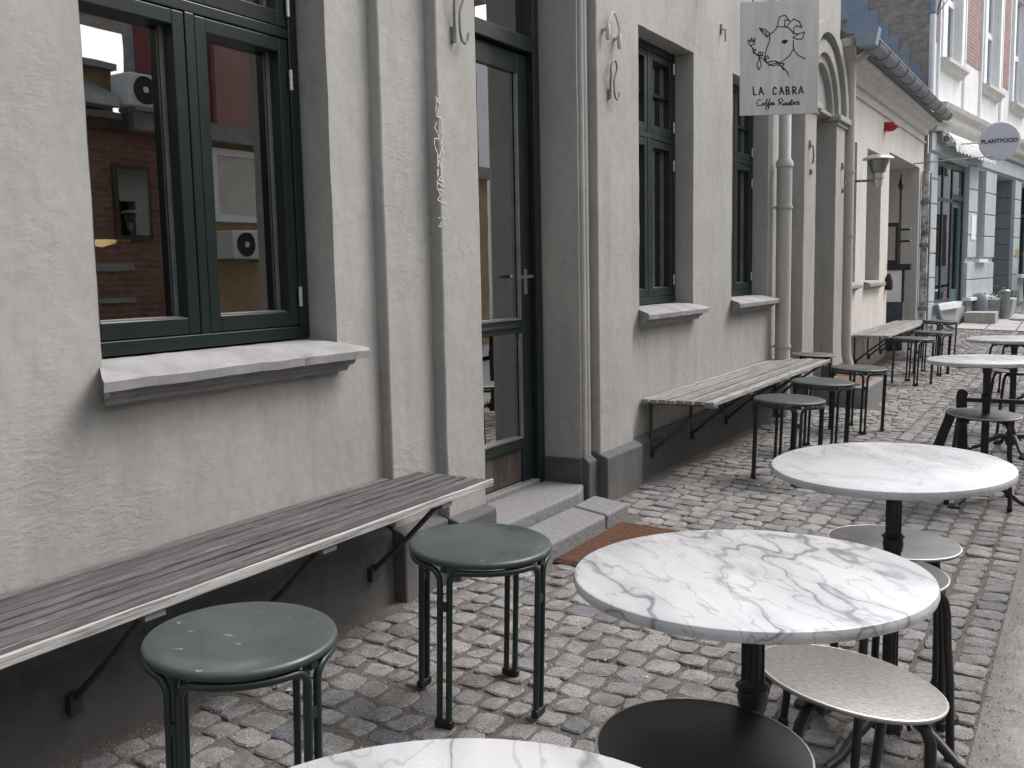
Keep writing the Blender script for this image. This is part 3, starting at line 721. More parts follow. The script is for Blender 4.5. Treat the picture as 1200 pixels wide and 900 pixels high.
o = m.build('pipe_bracket', 'pipe_paint', smooth=True); o.location = (.05, 4.52, 2.345); tag(o, 'small inverted U of pipe with two sockets above a wall hook', 'bracket')
m = MB(); m.tube([(0, 0, .05), (.03, 0, .045), (.033, 0, -.03)], .006, 6); m.box(0, .01, -.012, .012, .02, .08); o = m.build('wall_bracket', 'iron_painted'); o.location = (0, 6.35, 2.66); tag(o, 'small iron bracket high on the wall left of the hanging sign', 'bracket')

# graffiti on the pilaster by the door
GS = [[(145, 20), (150, 60), (145, 100), (152, 145), (180, 148), (184, 200), (190, 260), (180, 320), (197, 370)],
      [(160, 30), (150, 45), (172, 60)], [(150, 180), (140, 220), (160, 250), (165, 285), (140, 285), (140, 330), (160, 380), (158, 440), (165, 500), (155, 560)],
      [(185, 330), (170, 400), (160, 480), (158, 560), (200, 590), (195, 550), (165, 545), (190, 500), (185, 430), (190, 400)], [(162, 380), (180, 470), (190, 545)],
      [(158, 560), (160, 600), (180, 640), (160, 670), (190, 688), (215, 688)], [(160, 600), (195, 610)], [(148, 90), (160, 100), (158, 140)],
      [(170, 785), (176, 786)], [(188, 782), (194, 784)], [(203, 784), (209, 786)], [(170, 835), (176, 845)], [(185, 815), (178, 828), (188, 845)], [(205, 812), (207, 838)]]
m = MB()
for st in GS[:8]: m.ribbon([(2.955 + (u - .035 * v - 145) / 952, 1.80 - (v - 20) / 1777) for u, v in st], .0035, (.0985, 0, 0), (0, 1, 0), (0, 0, 1), (1, 0, 0), .0008)
m.build('graffiti_tag', 'chalk_white', cafe)
for st in GS[8:]: MB().ribbon([(2.955 + (u - .035 * v - 145) / 952, 1.80 - (v - 20) / 1777) for u, v in st], .0035, (.0985, 0, 0), (0, 1, 0), (0, 0, 1), (1, 0, 0), .0008).build('graffiti_stroke', 'chalk_white', cafe)

# ------------------------------------------------------------------ downpipes
def pipe_clip(m, x, y, z, r): m.lathe([(r + .004, -.012), (r + .006, 0), (r + .004, .012)], 16, (x, y, z)); m.tube([(x - r, y - .01, z), (-.02, y - .05, z)], .007, 6)
p1 = thing('downpipe', 'thick cream downpipe beside the far end of the middle bench', 'downpipe', (0, 7.60, 0))
m = MB(); m.lathe([(.062, 0), (.062, .10), (.058, .12), (.058, 1.92), (.066, 1.925), (.066, 1.96), (.046, 1.99), (.046, 4.9)], 20, (.085, 0, .0)); m.build('pipe', 'pipe_paint', p1, smooth=True)
m = MB(); pipe_clip(m, .085, 0, 1.62, .06); pipe_clip(m, .085, 0, 3.1, .046); pipe_clip(m, .085, 0, .55, .06); m.build('clip', 'pipe_paint', p1, smooth=True)
p2 = thing('downpipe', 'cream downpipe with curved foot and hopper between arched portal and lower building', 'downpipe', (0, 9.74, 0))
m = MB(); m.tube([(.115, 0, 3.02), (.115, 0, .42), (.12, 0, .30), (.15, .0, .20), (.20, .0, .10), (.205, 0, -.01)], .046, 14); m.build('pipe', 'pipe_paint', p2, smooth=True)
m = MB(); m.tube([(.115, 0, 2.98), (.115, 0, 3.08), (.12, -.12, 3.20)], [.045, .05, .05], 12); m.tube([(.115, 0, 3.04), (.21, .08, 3.12), (.27, .14, 3.24)], .038, 12)
m.lathe([(.06, -.03), (.075, .02), (.075, .04)], 14, (.12, -.14, 3.20)); m.build('hopper', 'pipe_paint', p2, smooth=True)
m = MB(); pipe_clip(m, .115, 0, 1.45, .048); pipe_clip(m, .115, 0, 2.05, .048); m.build('clip', 'pipe_paint', p2, smooth=True)

# ------------------------------------------------------------------ lower building, far light painted into its paler plaster
low = thing('low_building', 'low plastered building with a zinc gutter and an open gateway', 'building', (0, 0, 0))
holes = [(9.98, 10.66, .99, 2.42, .26), (11.18, 12.0, .99, 2.42, .26), (12.5, 14.80, -.2, 2.50, 1.6)]
wall_grid(MB(), -.001, 9.782, 15.19, -.2, 3.1, holes, .15, .0015).build('wall', 'plaster_far_lit', low, smooth=True, angle=50, fix=False)
MB().box(-.28, -.25, 12.0, 12.5, -.1, 2.6).build('inner_wall', 'passage_wall', low)
m = MB(); m.box(-1.7, -1.6, 12.4, 14.9, -.1, 2.5); m.box(-1.65, -.002, 12.4, 12.495, 0, 2.5); m.box(-1.65, -.002, 14.805, 14.9, 0, 2.5); m.build('passage_wall', 'passage_wall', low)
m = MB(); m.box(-4.5, -.26, 9.79, 9.85, 0, 3.0); m.box(-5, -4.5, 9.79, 15.18, 0, 3.0); m.build('inner_wall', 'interior_wall', low)
m = MB()
def run(prof, y0, y1, name, matn, par, **k):
    return MB().prism(prof, 'y', y0, y1).build(name, matn, par, **k)
run([(-.01, 2.86), (.025, 2.865), (.03, 2.885), (.012, 2.90), (-.01, 2.905)], 9.83, 15.17, 'string_course', 'plaster_far_lit', low)
run([(-.01, 2.97), (.03, 2.975), (.05, 3.00), (.06, 3.03), (.12, 3.06), (.14, 3.09), (.20, 3.10), (.20, 3.13), (-.01, 3.14)], 9.83, 15.16, 'cornice', 'plaster_far_lit', low)
run([(.20, 3.135), (.24, 3.15), (-.9, 4.29), (-4.9, 4.2), (-4.9, 4.15), (-.02, 3.13)], 9.80, 15.18, 'roof', 'roof_slate', low)
# gutter: half round with brackets
gp = [(.29 + .075 * math.cos(a), 3.225 + .075 * math.sin(a)) for a in [PI + PI * k / 12 for k in range(13)]]
gp2 = [(.29 + .068 * math.cos(a), 3.225 + .068 * math.sin(a)) for a in [2 * PI - PI * k / 12 for k in range(13)]]
gut = thing('gutter', 'half round zinc gutter along the eaves of the low plastered building', 'gutter', (0, 9.2, 0))
MB().prism(gp + gp2, 'y', .42, 5.95).build('trough', 'gutter_zinc', gut, smooth=True, angle=50)
m = MB()
m.tube([(.365, .42, 3.228), (.365, 5.95, 3.228)], .008, 8)
for k in range(11):
    y = .55 + k * .52
    m.tube([(.29 + .080 * math.cos(a), y, 3.225 + .080 * math.sin(a)) for a in [PI + PI * q / 8 for q in range(9)]], .006, 6)
m.build('gutter_bracket', 'galv_dark', gut, smooth=True)
m = MB(); m.prism([(.21, 3.15), (.37, 3.15), (.40, 3.30), (.18, 3.30)], 'y', .30, .43); m.build('gutter_end', 'flashing_blue', gut)
for (a, b_) in ((9.98, 10.66), (11.18, 12.0)):
    m = MB(); m.prism([(-.26, .99), (-.26, 1.0), (.02, .985), (.07, .965), (.07, .93), (.03, .92), (.02, .905), (-.01, .90)], 'y', a - .05, b_ + .05); m.build('window_sill', 'sill_stone', low, bevel=.004)
    fr = MB(); fr.box(-.25, -.19, a + .005, a + .05, 1.0, 2.415); fr.box(-.25, -.19, b_ - .05, b_ - .005, 1.0, 2.415); fr.box(-.25, -.191, a + .05, b_ - .05, 1.0, 1.05); fr.box(-.25, -.191, a + .05, b_ - .05, 2.37, 2.415); fr.box(-.25, -.191, a + .05, b_ - .05, 1.86, 1.91); fr.box(-.25, -.192, (a + b_) / 2 - .02, (a + b_) / 2 + .02, 1.05, 1.86)
    w_ = fr.build('window', 'green_paint', low); MB().box(-.235, -.23, a + .04, b_ - .04, 1.04, 2.38).build('pane', 'glass_far', w_)
# gate furniture in the passage
gt = thing('iron_gate_bar', 'tall black iron rod with spear tip and two crossbars inside the gateway', 'gate', (-.06, 13.7, gz(0, 13.7)))
m = MB(); m.tube([(0, 0, 0), (0, 0, 2.05)], .014, 6); m.lathe([(.012, 2.03), (.04, 2.10), (.0005, 2.26)], 6); m.build('rod', 'black_tube', gt)
m = MB(); m.tube([(-.25, 0, 1.53), (.12, 0, 1.53)], .014, 6); m.tube([(-.25, 0, 1.38), (.12, 0, 1.38)], .014, 6)
for xx in (-.25, .12): m.lathe([(.001, -.02), (.022, 0), (.001, .02)], 6, (xx, 0, 1.53)); m.lathe([(.001, -.02), (.022, 0), (.001, .02)], 6, (xx, 0, 1.38))
m.build('crossbar', 'black_tube', gt)
mb_ = thing('menu_cabinet', 'black cabinet with white poster standing in the gateway opening', 'sign', (-.12, 13.2, gz(0, 13.2)))
m = MB(); m.box(-.22, .20, -.02, .06, 0, .62); m.build('panel', 'dark_board', mb_); m = MB(); m.box(-.23, .28, -.03, .07, 1.02, 1.10); m.box(-.23, -.20, -.02, .05, .62, 1.02); m.box(.18, .21, -.02, .05, .62, 1.02); m.build('frame', 'plastic_black', mb_)
MB().box(-.20, .18, -.01, .02, .62, 1.02).build('poster', 'paper', mb_)
m = MB(); m.box(-.16, .13, .0, .03, 1.10, 1.62); m.build('frame', 'plastic_black', mb_); MB().box(-.12, .09, -.008, -.001, 1.15, 1.57).build('poster', 'passage_wall', mb_)
m = MB(); m.lathe([(.02, 0), (.045, .01), (.05, .10), (.02, .2), (.0, .2)], 10); o = m.build('gate_lock_box', 'plastic_black', smooth=True); o.location = (.035, 12.42, .86); tag(o, 'small black box fixed to the corner of the gateway', 'box')
m = MB(); m.tube([(.0, 0, 0), (.30, .05, .02), (1.05, .25, .06)], .008, 6); o = m.build('banner_arm', 'galv_dark'); o.location = (-.1, 14.25, 2.50); tag(o, 'thin metal arm reaching out over the footway from the gateway', 'bracket')
pc = thing('peeling_downpipe', 'downpipe with peeling white paint on the corner after the gateway', 'downpipe', (.06, 14.98, gz(0, 15)))
m = MB(); m.tube([(0, 0, 0), (0, 0, 2.33)], .05, 10); m.build('pipe', 'peeling', pc, smooth=True)
m = MB(); [m.lathe([(.054, -.03), (.060, 0), (.054, .03)], 10, (0, 0, z)) for z in (.4, 1.3, 1.9)]; m.tube([(.07, -.03, 0), (.07, -.03, 2.3)], .015, 6); m.build('clip', 'galv_dark', pc, smooth=True)
# wall lantern and alarm
ln = thing('wall_lantern', 'galvanised lantern with wide domed hood on an arm at a far window', 'lantern', (.0, 10.32, 2.20))
m = MB(); m.lathe([(.150, .0), (.150, .01), (.135, .025), (.08, .045), (.03, .052), (.001, .055)], 20, (.27, 0, 0)); m.build('hood', 'zinc', ln, smooth=True)
m = MB(); m.lathe([(.055, -.13), (.072, -.11), (.078, -.08), (.10, -.02), (.10, -.001)], 16, (.27, 0, 0)); m.build('body', 'galv_dark', ln, smooth=True)
m = MB(); m.lathe([(.044, -.26), (.044, -.19), (.055, -.18), (.050, -.13)], 16, (.27, 0, 0)); m.build('neck', 'zinc', ln, smooth=True)
m = MB(); m.tube([(0, -.1, -.2), (.23, 0, -.2)], .012, 8); m.box(-.002, .02, -.14, -.06, -.26, -.08); m.build('arm', 'iron_painted', ln)
al = thing('alarm_sounder', 'small red alarm sounder on the plaster wall under the gutter', 'alarm', (.0, 12.15, 2.75))
m = MB(); m.box(0, .04, -.05, .05, -.05, .05); m.tube([(.04, 0, 0), (.09, .0, 0), (.12, 0, 0), (.15, 0, 0)], [.055, .052, .035, .01], 14); m.build('horn', 'red_plastic', al, smooth=True)

# ------------------------------------------------------------------ benches
def bench(y0, y1, braces, label, woodm, dep=.372, top=.450, short=None, zb=0, ns=8, plate=True):
    b_ = thing('wall_bench', label, 'bench', (0, (y0 + y1) / 2, zb)); cy = (y0 + y1) / 2
    wd = (dep - .004) / ns
    for k in range(ns):
        xa = .004 + k * wd; e = y1
        if short and xa < short[0]: e = short[1]
        if short and xa >= short[0] and xa < short[2]: e = short[3]
        mb = MB(); n = 14; th = .022; vs = []; fs = []; dzk = rnd.uniform(-.002, .001)
        for q in range(n + 1):
            y = y0 - cy + (e - y0) * q / n; dz = .003 * mn.noise(Vector((k * 3.1, y * 1.2, 4))) + dzk
            vs += [(xa + .006, y, top - th + dz), (xa + wd - .006, y, top - th + dz), (xa + wd - .006, y, top + dz), (xa + .006, y, top + dz)]
        for q in range(n): a = q * 4; fs += [(a, a + 4, a + 5, a + 1), (a + 1, a + 5, a + 6, a + 2), (a + 2, a + 6, a + 7, a + 3), (a + 3, a + 7, a + 4, a)]
        fs += [(0, 1, 2, 3), (n * 4 + 3, n * 4 + 2, n * 4 + 1, n * 4)]
        mb.add(vs, fs).build('slat', woodm, b_, bevel=.003)
    MB().box(dep + .0, dep + .012, y0 - cy, y1 - cy + .004, top - .024, top + .001).build('front_edge', 'edge_pale', b_, bevel=.003)
    for y in braces:
        y -= cy
        m = MB(); m.box(.04, dep - .01, y - .014, y + .014, top - .034, top - .0235); (m.box(.036, .05, y - .012, y + .012, .14, top - .034) if plate else None)
        m.build('support_arm', 'bracket_iron', b_)
        MB().box(dep - .06, dep + .006, y - .028, y + .028, top - .040, top - .0245).build('mount_channel', 'galv_dark', b_)
        m = MB(); m.tube([(.050, y, .145), (.20, y, .275), (dep - .03, y, top - .036)], .009, 8); m.box(.040, .068, y - .018, y + .018, .115, .165); m.lathe([(.007, 0), (.007, .01)], 6, (.06, y, .165)); m.build('strut', 'bracket_iron', b_)
    return b_
bench(.30, 2.83, (.85, 1.40, 1.985, 2.555), 'long dark weathered slatted bench fixed to the wall under the nearest window', 'slat_wood', short=(.050, 2.68, .090, 2.83), plate=False)
bench(5.0, 7.68, (5.06, 5.70, 6.35, 7.0, 7.55), 'grey slatted bench fixed to the wall under the two middle windows', 'slat_pale', dep=.42)
bench(10.3, 13.25, (10.5, 11.2, 11.9, 12.6, 13.1), 'pale slatted bench fixed to the far wall by the gateway', 'slat_pale', dep=.40, top=.44, zb=.02)

# ------------------------------------------------------------------ green stools
def green_stool():
    s = thing('stool', '', 'stool'); Rr = .195; zt = .457
    m = MB(); m.lathe([(.001, zt - .018), (Rr - .012, zt - .020), (Rr - .003, zt - .018), (Rr, zt - .010), (Rr - .003, zt - .003), (Rr - .010, zt), (Rr * .7, zt + .0005), (.001, zt + .001)], 56); m.build('seat', 'stool_seat', s, smooth=True, angle=80)
    rt = .0085; rc = Rr - .011; zr = zt - .031; dl = .078
    for q in range(4):
        a0 = q * PI / 2 + dl; a1 = (q + 1) * PI / 2 - dl; P = []
        B = .034; nb = 6; dB = B / rc
        P.append((rc * math.cos(a0), rc * math.sin(a0), .012)); P.append((rc * math.cos(a0), rc * math.sin(a0), zr - B))
        for k in range(1, nb + 1):
            t_ = PI / 2 * k / nb; a = a0 + dB * (1 - math.cos(t_)); P.append((rc * math.cos(a), rc * math.sin(a), zr - B + B * math.sin(t_)))
        for k in range(1, 12):
            a = a0 + dB + (a1 - a0 - 2 * dB) * k / 12; P.append((rc * math.cos(a), rc * math.sin(a), zr))
        for k in range(nb + 1):
            t_ = PI / 2 * k / nb; a = a1 - dB * (1 - math.sin(t_)); P.append((rc * math.cos(a), rc * math.sin(a), zr - B + B * math.cos(t_)))
        P.append((rc * math.cos(a1), rc * math.sin(a1), .012))
        m = MB(); m.tube(P, rt, 10); m.build('leg_frame', 'stool_tube', s, smooth=True, angle=60)
        a = q * PI / 2; c_, s_ = math.cos(a), math.sin(a)
        def ob(rw, tw, z0, z1, mt, nm, bev=.003):
            vs = [((rc + dx) * c_ - dy * s_, (rc + dx) * s_ + dy * c_, z) for dx in (-rw, rw) for dy in (-tw, tw) for z in (z0, z1)]
            MB().add(vs, [(0, 1, 3, 2), (4, 6, 7, 5), (0, 4, 5, 1), (2, 3, 7, 6), (0, 2, 6, 4), (1, 5, 7, 3)]).build(nm, mt, s, bevel=bev)
        ob(.005, .009, .318, .342, 'stool_tube', 'spacer', .001)
        ob(.010, .026, .0, .022, 'plastic_black', 'foot', .004)
        ob(.006, .010, zr - .004, zt - .02, 'stool_tube', 'seat_tab', .001)
    return s
gs = green_stool(); GRP = 'green steel stools along the wall'
S = [(.685, 1.365, 3, 'dark green round stool nearest the camera beside the front bench'),
     (.749, 2.177, 2.5, 'dark green round stool at the right end of the front bench before the door steps'),
     (.73, 5.40, 31, 'green stool at the near front corner of the middle bench'),
     (.70, 6.30, 40, 'green stool second along from the near corner of the middle bench'),
     (.735, 7.25, 25, 'green stool standing free beyond the middle bench, before the portal step'),
     (.65, 10.30, 20, 'green stool nearest to the camera of the three at the far bench'),
     (.71, 11.20, 33, 'green stool in the middle of the three at the far bench'),
     (.60, 12.55, 10, 'green stool farthest away by the gateway end of the far bench')]
def place(proto, used, x, y, deg, label, grp, tx=0., ty=0., z=None):
    o = proto if not used else copy_tree(proto)
    o['label'] = label; o['group'] = grp
    RM = Matrix.Rotation(TILT + R(tx), 3, 'Y') @ Matrix.Rotation(R(ty), 3, 'X')
    top = RM @ Vector((0, 0, .458)); x -= top.x; y -= top.y       # x, y give the middle of the seat
    o.location = (x, y, (gz(x, y) + .009) if z is None else z)
    o.rotation_euler = (RM @ Matrix.Rotation(R(deg), 3, 'Z')).to_euler()
    return o
for i, (x, y, d, lb) in enumerate(S): place(gs, i > 0, x, y, d, lb, GRP)

# ------------------------------------------------------------------ black stools
def black_stool(top, kr=1.0, zt=.458):
    s = thing('stool', '', 'stool'); Rr = .174 * kr
    m = MB(); m.lathe([(.001, zt - .009), (Rr - .002, zt - .009), (Rr, zt - .007), (Rr, zt - .0015), (Rr - .003, zt), (.001, zt)], 48); m.build('seat', top, s, smooth=True, angle=50)
    m = MB(); m.lathe([(Rr - .0015, zt - .0042), (Rr + .0006, zt - .004), (Rr + .0006, zt - .0005), (Rr - .0025, zt + .0006), (Rr - .0032, zt + .0002)], 48)
    m.f = m.f[:-2]; m.build('rim', 'worn_rim', s, smooth=True)
    for q in range(4):
        a = q * PI / 2 + PI / 4; P = []
        rr = [(.045, zt - .022), (.09, zt - .021), (.130, zt - .024), (.152, zt - .034), (.166, zt - .055), (.172, zt - .085), (.178, zt - .16), (.190, .2), (.203, .010)]
        P = [(r_ * kr * math.cos(a), r_ * kr * math.sin(a), z) for r_, z in rr]
        MB().tube(P, .0105, 10).build('leg', 'black_tube', s, smooth=True, angle=60)
        m = MB(); m.lathe([(.012, 0), (.014, .004), (.013, .022), (.011, .024)], 10, (P[-1][0], P[-1][1], 0)); m.build('foot', 'plastic_black', s, smooth=True)
    m = MB(); m.lathe([(.05, zt - .034), (.055, zt - .032), (.055, zt - .0095)], 16)
    for q in range(4):
        a = q * PI / 2 + PI / 4; m.lathe([(.009, zt - .040), (.009, zt - .012)], 8, (.12 * math.cos(a + .12), .12 * math.sin(a + .12), 0))
    m.build('mounting_plate', 'black_tube', s)
    return s
bm = black_stool('brushed_seat'); bd = black_stool('dark_seat'); BG = 'black tube stools around the marble tables'
B = [(1.710, 2.80, 10, 'grey topped black stool tucked behind the second marble table, farther of the overlapping pair', 0, -1.0),
     (1.706, 5.43, 5, 'grey topped black stool beyond the second marble table beside the dark trestle', 0, 1.0),
     (1.715, 7.75, 20, 'pale topped black stool under the third marble table', 0, 0),
     (1.50, 10.3, 30, 'black stool half hidden behind the fourth marble table', 0, 0),
     (.235, 8.02, 12, 'grey topped black stool by the wall between downpipe and portal step', 0, 0)]
for i, (x, y, d, lb, tx, ty) in enumerate(B): place(bm, i > 0, x, y, d, lb, BG, tx, ty)
bs_ = black_stool('scratched_seat')
place(bs_, False, 1.791, 1.858, 28, 'scratched grey topped stool leaning askew under the large marble table', BG, 5.7, -5.5, -.070)
bf = black_stool('dark_seat', .908, .517)
place(bf, False, 1.690, 1.310, 20, 'stool with a plain matt black seat in the foreground under the large marble table', BG, .6, 1.0)
place(bd, False, 1.715, 2.50, 50, 'dark topped black stool almost hidden by the large marble table, nearer of the overlapping pair', BG)
# widen the group variety with one more pale-rimmed copy near the road
# ------------------------------------------------------------------ marble tables
def table(i, x, y, tx, ty, label, Rr=.282, rz=20, th=.021):
    t_ = thing('marble_table', label, 'table', (x, y, gz(x, y) + .006), 0, 'round marble tables in a row along the kerb')
    zt = .74
    m = MB(); m.lathe([(.001, zt - th), (Rr - .008, zt - th), (Rr - .002, zt - th + .003), (Rr, zt - th + .009), (Rr, zt - .007), (Rr - .002, zt - .002), (Rr - .006, zt), (.001, zt)], 72)
    o = m.build('tabletop', 'marble_%d' % i, t_, smooth=True, angle=40)
    o.rotation_euler = (R(ty), -R(tx), 0)
    for v in o.data.vertices: v.co.z -= 0
    m = MB(); m.lathe([(.020, .13), (.020, .14), (.016, .16), (.0165, .515), (.022, .518), (.025, .535), (.023, .55), (.028, .555), (.020, .562), (.0165, .57), (.0165, .66), (.022, .668), (.024, .69), (.03, .70)], 16)
    for k in range(8):
        a = k * PI / 4; m.tube([(.0165 * math.cos(a), .0165 * math.sin(a), .17), (.0165 * math.cos(a), .0165 * math.sin(a), .66)], .003, 4)
    m.build('column', 'cast_iron', t_, smooth=True)
    m = MB()
    for k in range(2):
        a = R(45 + 90 * k); c_, s_ = math.cos(a), math.sin(a); m.tube([(-.17 * c_, -.17 * s_, .7075), (.17 * c_, .17 * s_, .7075)], .009, 6)
    m.build('top_spider', 'cast_iron', t_)
    m = MB(); m.lathe([(.030, .05), (.036, .06), (.034, .085), (.026, .10), (.030, .115), (.024, .14), (.020, .15)], 16)
    m.build('base_collar', 'cast_iron', t_, smooth=True)
    for k in range(4):
        a = R(rz + 90 * k); c_, s_ = math.cos(a), math.sin(a)
        P = [(r_ * c_, r_ * s_, z) for r_, z in ((.02, .10), (.07, .105), (.13, .075), (.19, .035), (.245, .022))]
        lg = MB().tube(P, [.018, .017, .014, .012, .013], 10).build('leg', 'cast_iron', t_, smooth=True)
        sc_ = MB(); sc_.tube([((.03 + .03 * math.cos(b)) * c_, (.03 + .03 * math.cos(b)) * s_, .07 + .022 * math.sin(b)) for b in [k2 * .6 for k2 in range(9)]], .006, 6); sc_.build('scroll', 'cast_iron', lg, smooth=True)
        MB().lathe([(.026, 0), (.03, .004), (.028, .016), (.016, .026)], 14, (.262 * c_, .262 * s_, -.262 * c_ * A + .002)).build('foot', 'cast_iron', lg, smooth=True)
    return t_
table(0, 1.714, 1.483, .9, -1.0, 'large white marble table with bold grey veins in the middle foreground', rz=65)
table(1, 1.756, 2.509, .7, 1.5, 'round white marble table second in the row, with one diagonal grey vein', rz=65)
table(2, 1.749, .567, .6, 0, 'round marble table cut off by the bottom edge of the photo', rz=40)
table(3, 1.712, 5.45, .5, 0, 'third round marble table, beyond the stool with the dark trestle', rz=65)
table(4, 1.735, 7.02, .5, 0, 'fourth round marble table farther along the footway', rz=20)
table(5, 1.80, 9.75, .5, 0, 'farthest round marble table at the right edge of the view', rz=35)

# dark bent-wood trestle by the black stool
tr = thing('bentwood_trestle', 'black trestle with broad round-topped legs behind the grey topped stool', 'trestle', (1.62, 5.95, gz(1.62, 5.95)), 0)
def plank_leg(P, wd, th):
    mb = MB(); n = len(P)
    vs = []
    for (x, y, z) in P: vs += [(x - wd / 2, y - th / 2, z), (x + wd / 2, y - th / 2, z), (x + wd / 2, y + th / 2, z), (x - wd / 2, y + th / 2, z)]
    fs = [(a + k, a + (k + 1) % 4, a + 4 + (k + 1) % 4, a + 4 + k) for a in range(0, (n - 1) * 4, 4) for k in range(4)] + [(0, 1, 2, 3), tuple((n - 1) * 4 + k for k in (3, 2, 1, 0))]
    return mb.add(vs, fs)
def leg_obj(dx, dy, slope, h):
    m = plank_leg([(dx - slope, dy, 0), (dx, dy, h - .02), (dx + .004, dy, h)], .055, .03); m.tube([(dx + .004, dy - .016, h - .002), (dx + .004, dy + .016, h - .002)], .029, 16)
    m.build('leg', 'plastic_black', tr, bevel=.004)
leg_obj(-.075, 0, -.02, .50); leg_obj(-.115, -.14, .13, .405); leg_obj(.33, .02, -.06, .49)
MB().box(-.07, .36, -.012, .012, .455, .478).build('rail', 'plastic_black', tr, bevel=.003)

# ------------------------------------------------------------------ hanging sign
th_ = R(26); ux = Vector((math.cos(th_), math.sin(th_), 0)); SW, SH = .472, .676
sg = thing('hanging_sign', 'square grey metal cafe sign with a goat drawing hanging from an iron bracket', 'sign', (.232, 6.03, 2.098), th_)
MB().box(0, SW, -.006, .006, 0, SH).build('board', 'sign_metal', sg, bevel=.002)
m = MB(); q = MB()
for fx in (.16, .84):
    m.tube([(SW * fx, 0, SH - .012), (SW * fx, 0, SH + .03)], .004, 6); m.tube([(SW * fx + .010 * math.cos(a), 0, SH + .04 + .012 * math.sin(a)) for a in [k * PI / 5 for k in range(10)]], .003, 6, closed=True)
m.tube([(-.36, 0, SH + .06), (SW + .05, 0, SH + .06)], .009, 8); m.tube([(-.33, 0, SH + .42), (SW * .8, 0, SH + .07)], .006, 8)
m.build('hanger', 'bracket_iron', sg)
def SP(p):
    t_ = (p[1] - 25 + .06 * (p[0] - 62)) / 787; xl = 62 - 27 * t_; return ((p[0] - xl) / (566 - 6 * t_) * SW, SH * (1 - t_))
GO = [[(192, 200), (215, 235), (248, 262), (268, 238), (235, 210), (192, 200)], [(205, 210), (240, 235), (248, 262)], [(268, 238), (262, 290), (240, 340), (228, 390), (222, 410)], [(268, 238), (290, 228), (310, 205), (320, 190), (345, 188), (385, 190)],
      [(320, 190), (340, 120), (378, 108), (410, 145), (378, 140), (372, 188)], [(385, 190), (410, 160), (440, 132), (478, 150), (497, 190), (455, 178), (440, 195), (436, 228)], [(385, 190), (400, 192), (425, 218), (440, 228)],
      [(430, 232), (470, 235), (515, 220), (498, 268), (465, 272), (430, 260), (470, 235)], [(432, 280), (432, 340), (405, 385), (375, 410), (335, 438)], [(432, 315), (436, 345), (465, 382), (515, 405)],
      [(222, 410), (240, 435), (260, 432), (300, 425), (335, 438)], [(225, 400), (245, 390), (255, 405), (235, 415), (225, 400)], [(125, 320), (140, 340), (150, 370), (175, 390), (205, 410), (240, 440), (280, 458), (330, 450), (365, 478), (385, 500), (392, 528)],
      [(108, 285), (115, 315), (132, 322), (155, 310), (160, 270), (145, 300), (135, 268), (128, 300), (118, 285), (108, 285)], [(140, 340), (148, 378), (165, 350), (140, 345)], [(180, 385), (185, 365), (215, 370), (210, 392), (180, 385)], [(188, 410), (168, 450), (180, 490), (200, 455), (190, 415)],
      [(250, 460), (285, 445), (320, 440), (300, 425), (270, 430)], [(315, 440), (365, 442), (350, 460), (320, 452)], [(340, 455), (362, 488), (348, 470)], [(195, 375), (205, 395)], [(170, 380), (190, 400), (180, 410)],
      [(358, 296), (372, 284), (388, 288), (380, 298), (366, 302), (358, 296), (380, 290), (368, 298)], [(350, 292), (366, 280), (392, 282)]]
LT = [[(138, 610), (140, 665), (160, 662)], [(178, 665), (192, 610), (210, 662)], [(184, 645), (204, 643)], [(303, 618), (290, 606), (277, 630), (284, 660), (304, 650)], [(325, 658), (338, 605), (355, 655)], [(331, 638), (350, 636)],
      [(373, 655), (372, 602), (392, 608), (390, 625), (374, 628), (396, 637), (394, 651), (373, 655)], [(422, 652), (420, 600), (442, 605), (442, 622), (422, 626), (447, 650)], [(462, 648), (480, 596), (494, 645)], [(468, 632), (488, 630)]]
SCR = [[(190, 697), (172, 698), (158, 720), (165, 740), (195, 736), (203, 720), (214, 724), (208, 736), (198, 734)], [(214, 732), (240, 690), (233, 698), (224, 762), (221, 764), (236, 732), (258, 688), (250, 700), (240, 765), (238, 767), (252, 732), (268, 720), (262, 712), (256, 728), (272, 732), (284, 718), (279, 710), (273, 728), (290, 728)],
       [(318, 735), (323, 690)], [(310, 700), (335, 684), (349, 697), (336, 709), (322, 712), (350, 730), (356, 714), (368, 715), (366, 729), (354, 729)], [(386, 712), (373, 716), (375, 729), (386, 720), (388, 729), (398, 708), (403, 726), (394, 731)], [(411, 688), (406, 726), (416, 724), (430, 712), (424, 706), (418, 722), (434, 722), (440, 704), (450, 707)], [(400, 703), (421, 699)], [(446, 725), (458, 700), (465, 719), (454, 725)]]
for st in GO: q.ribbon([SP(p) for p in st], .0062, (0, -.006, 0), (1, 0, 0), (0, 0, 1), (0, -1, 0), .001)
q.build('goat_drawing', 'ink', sg); q = MB()
for st in LT: q.ribbon([SP(p) for p in st], .0078, (0, -.006, 0), (1, 0, 0), (0, 0, 1), (0, -1, 0), .001)
for st in SCR: q.ribbon([SP(p) for p in st], .0056, (0, -.006, 0), (1, 0, 0), (0, 0, 1), (0, -1, 0), .001)
q.build('lettering', 'ink', sg)

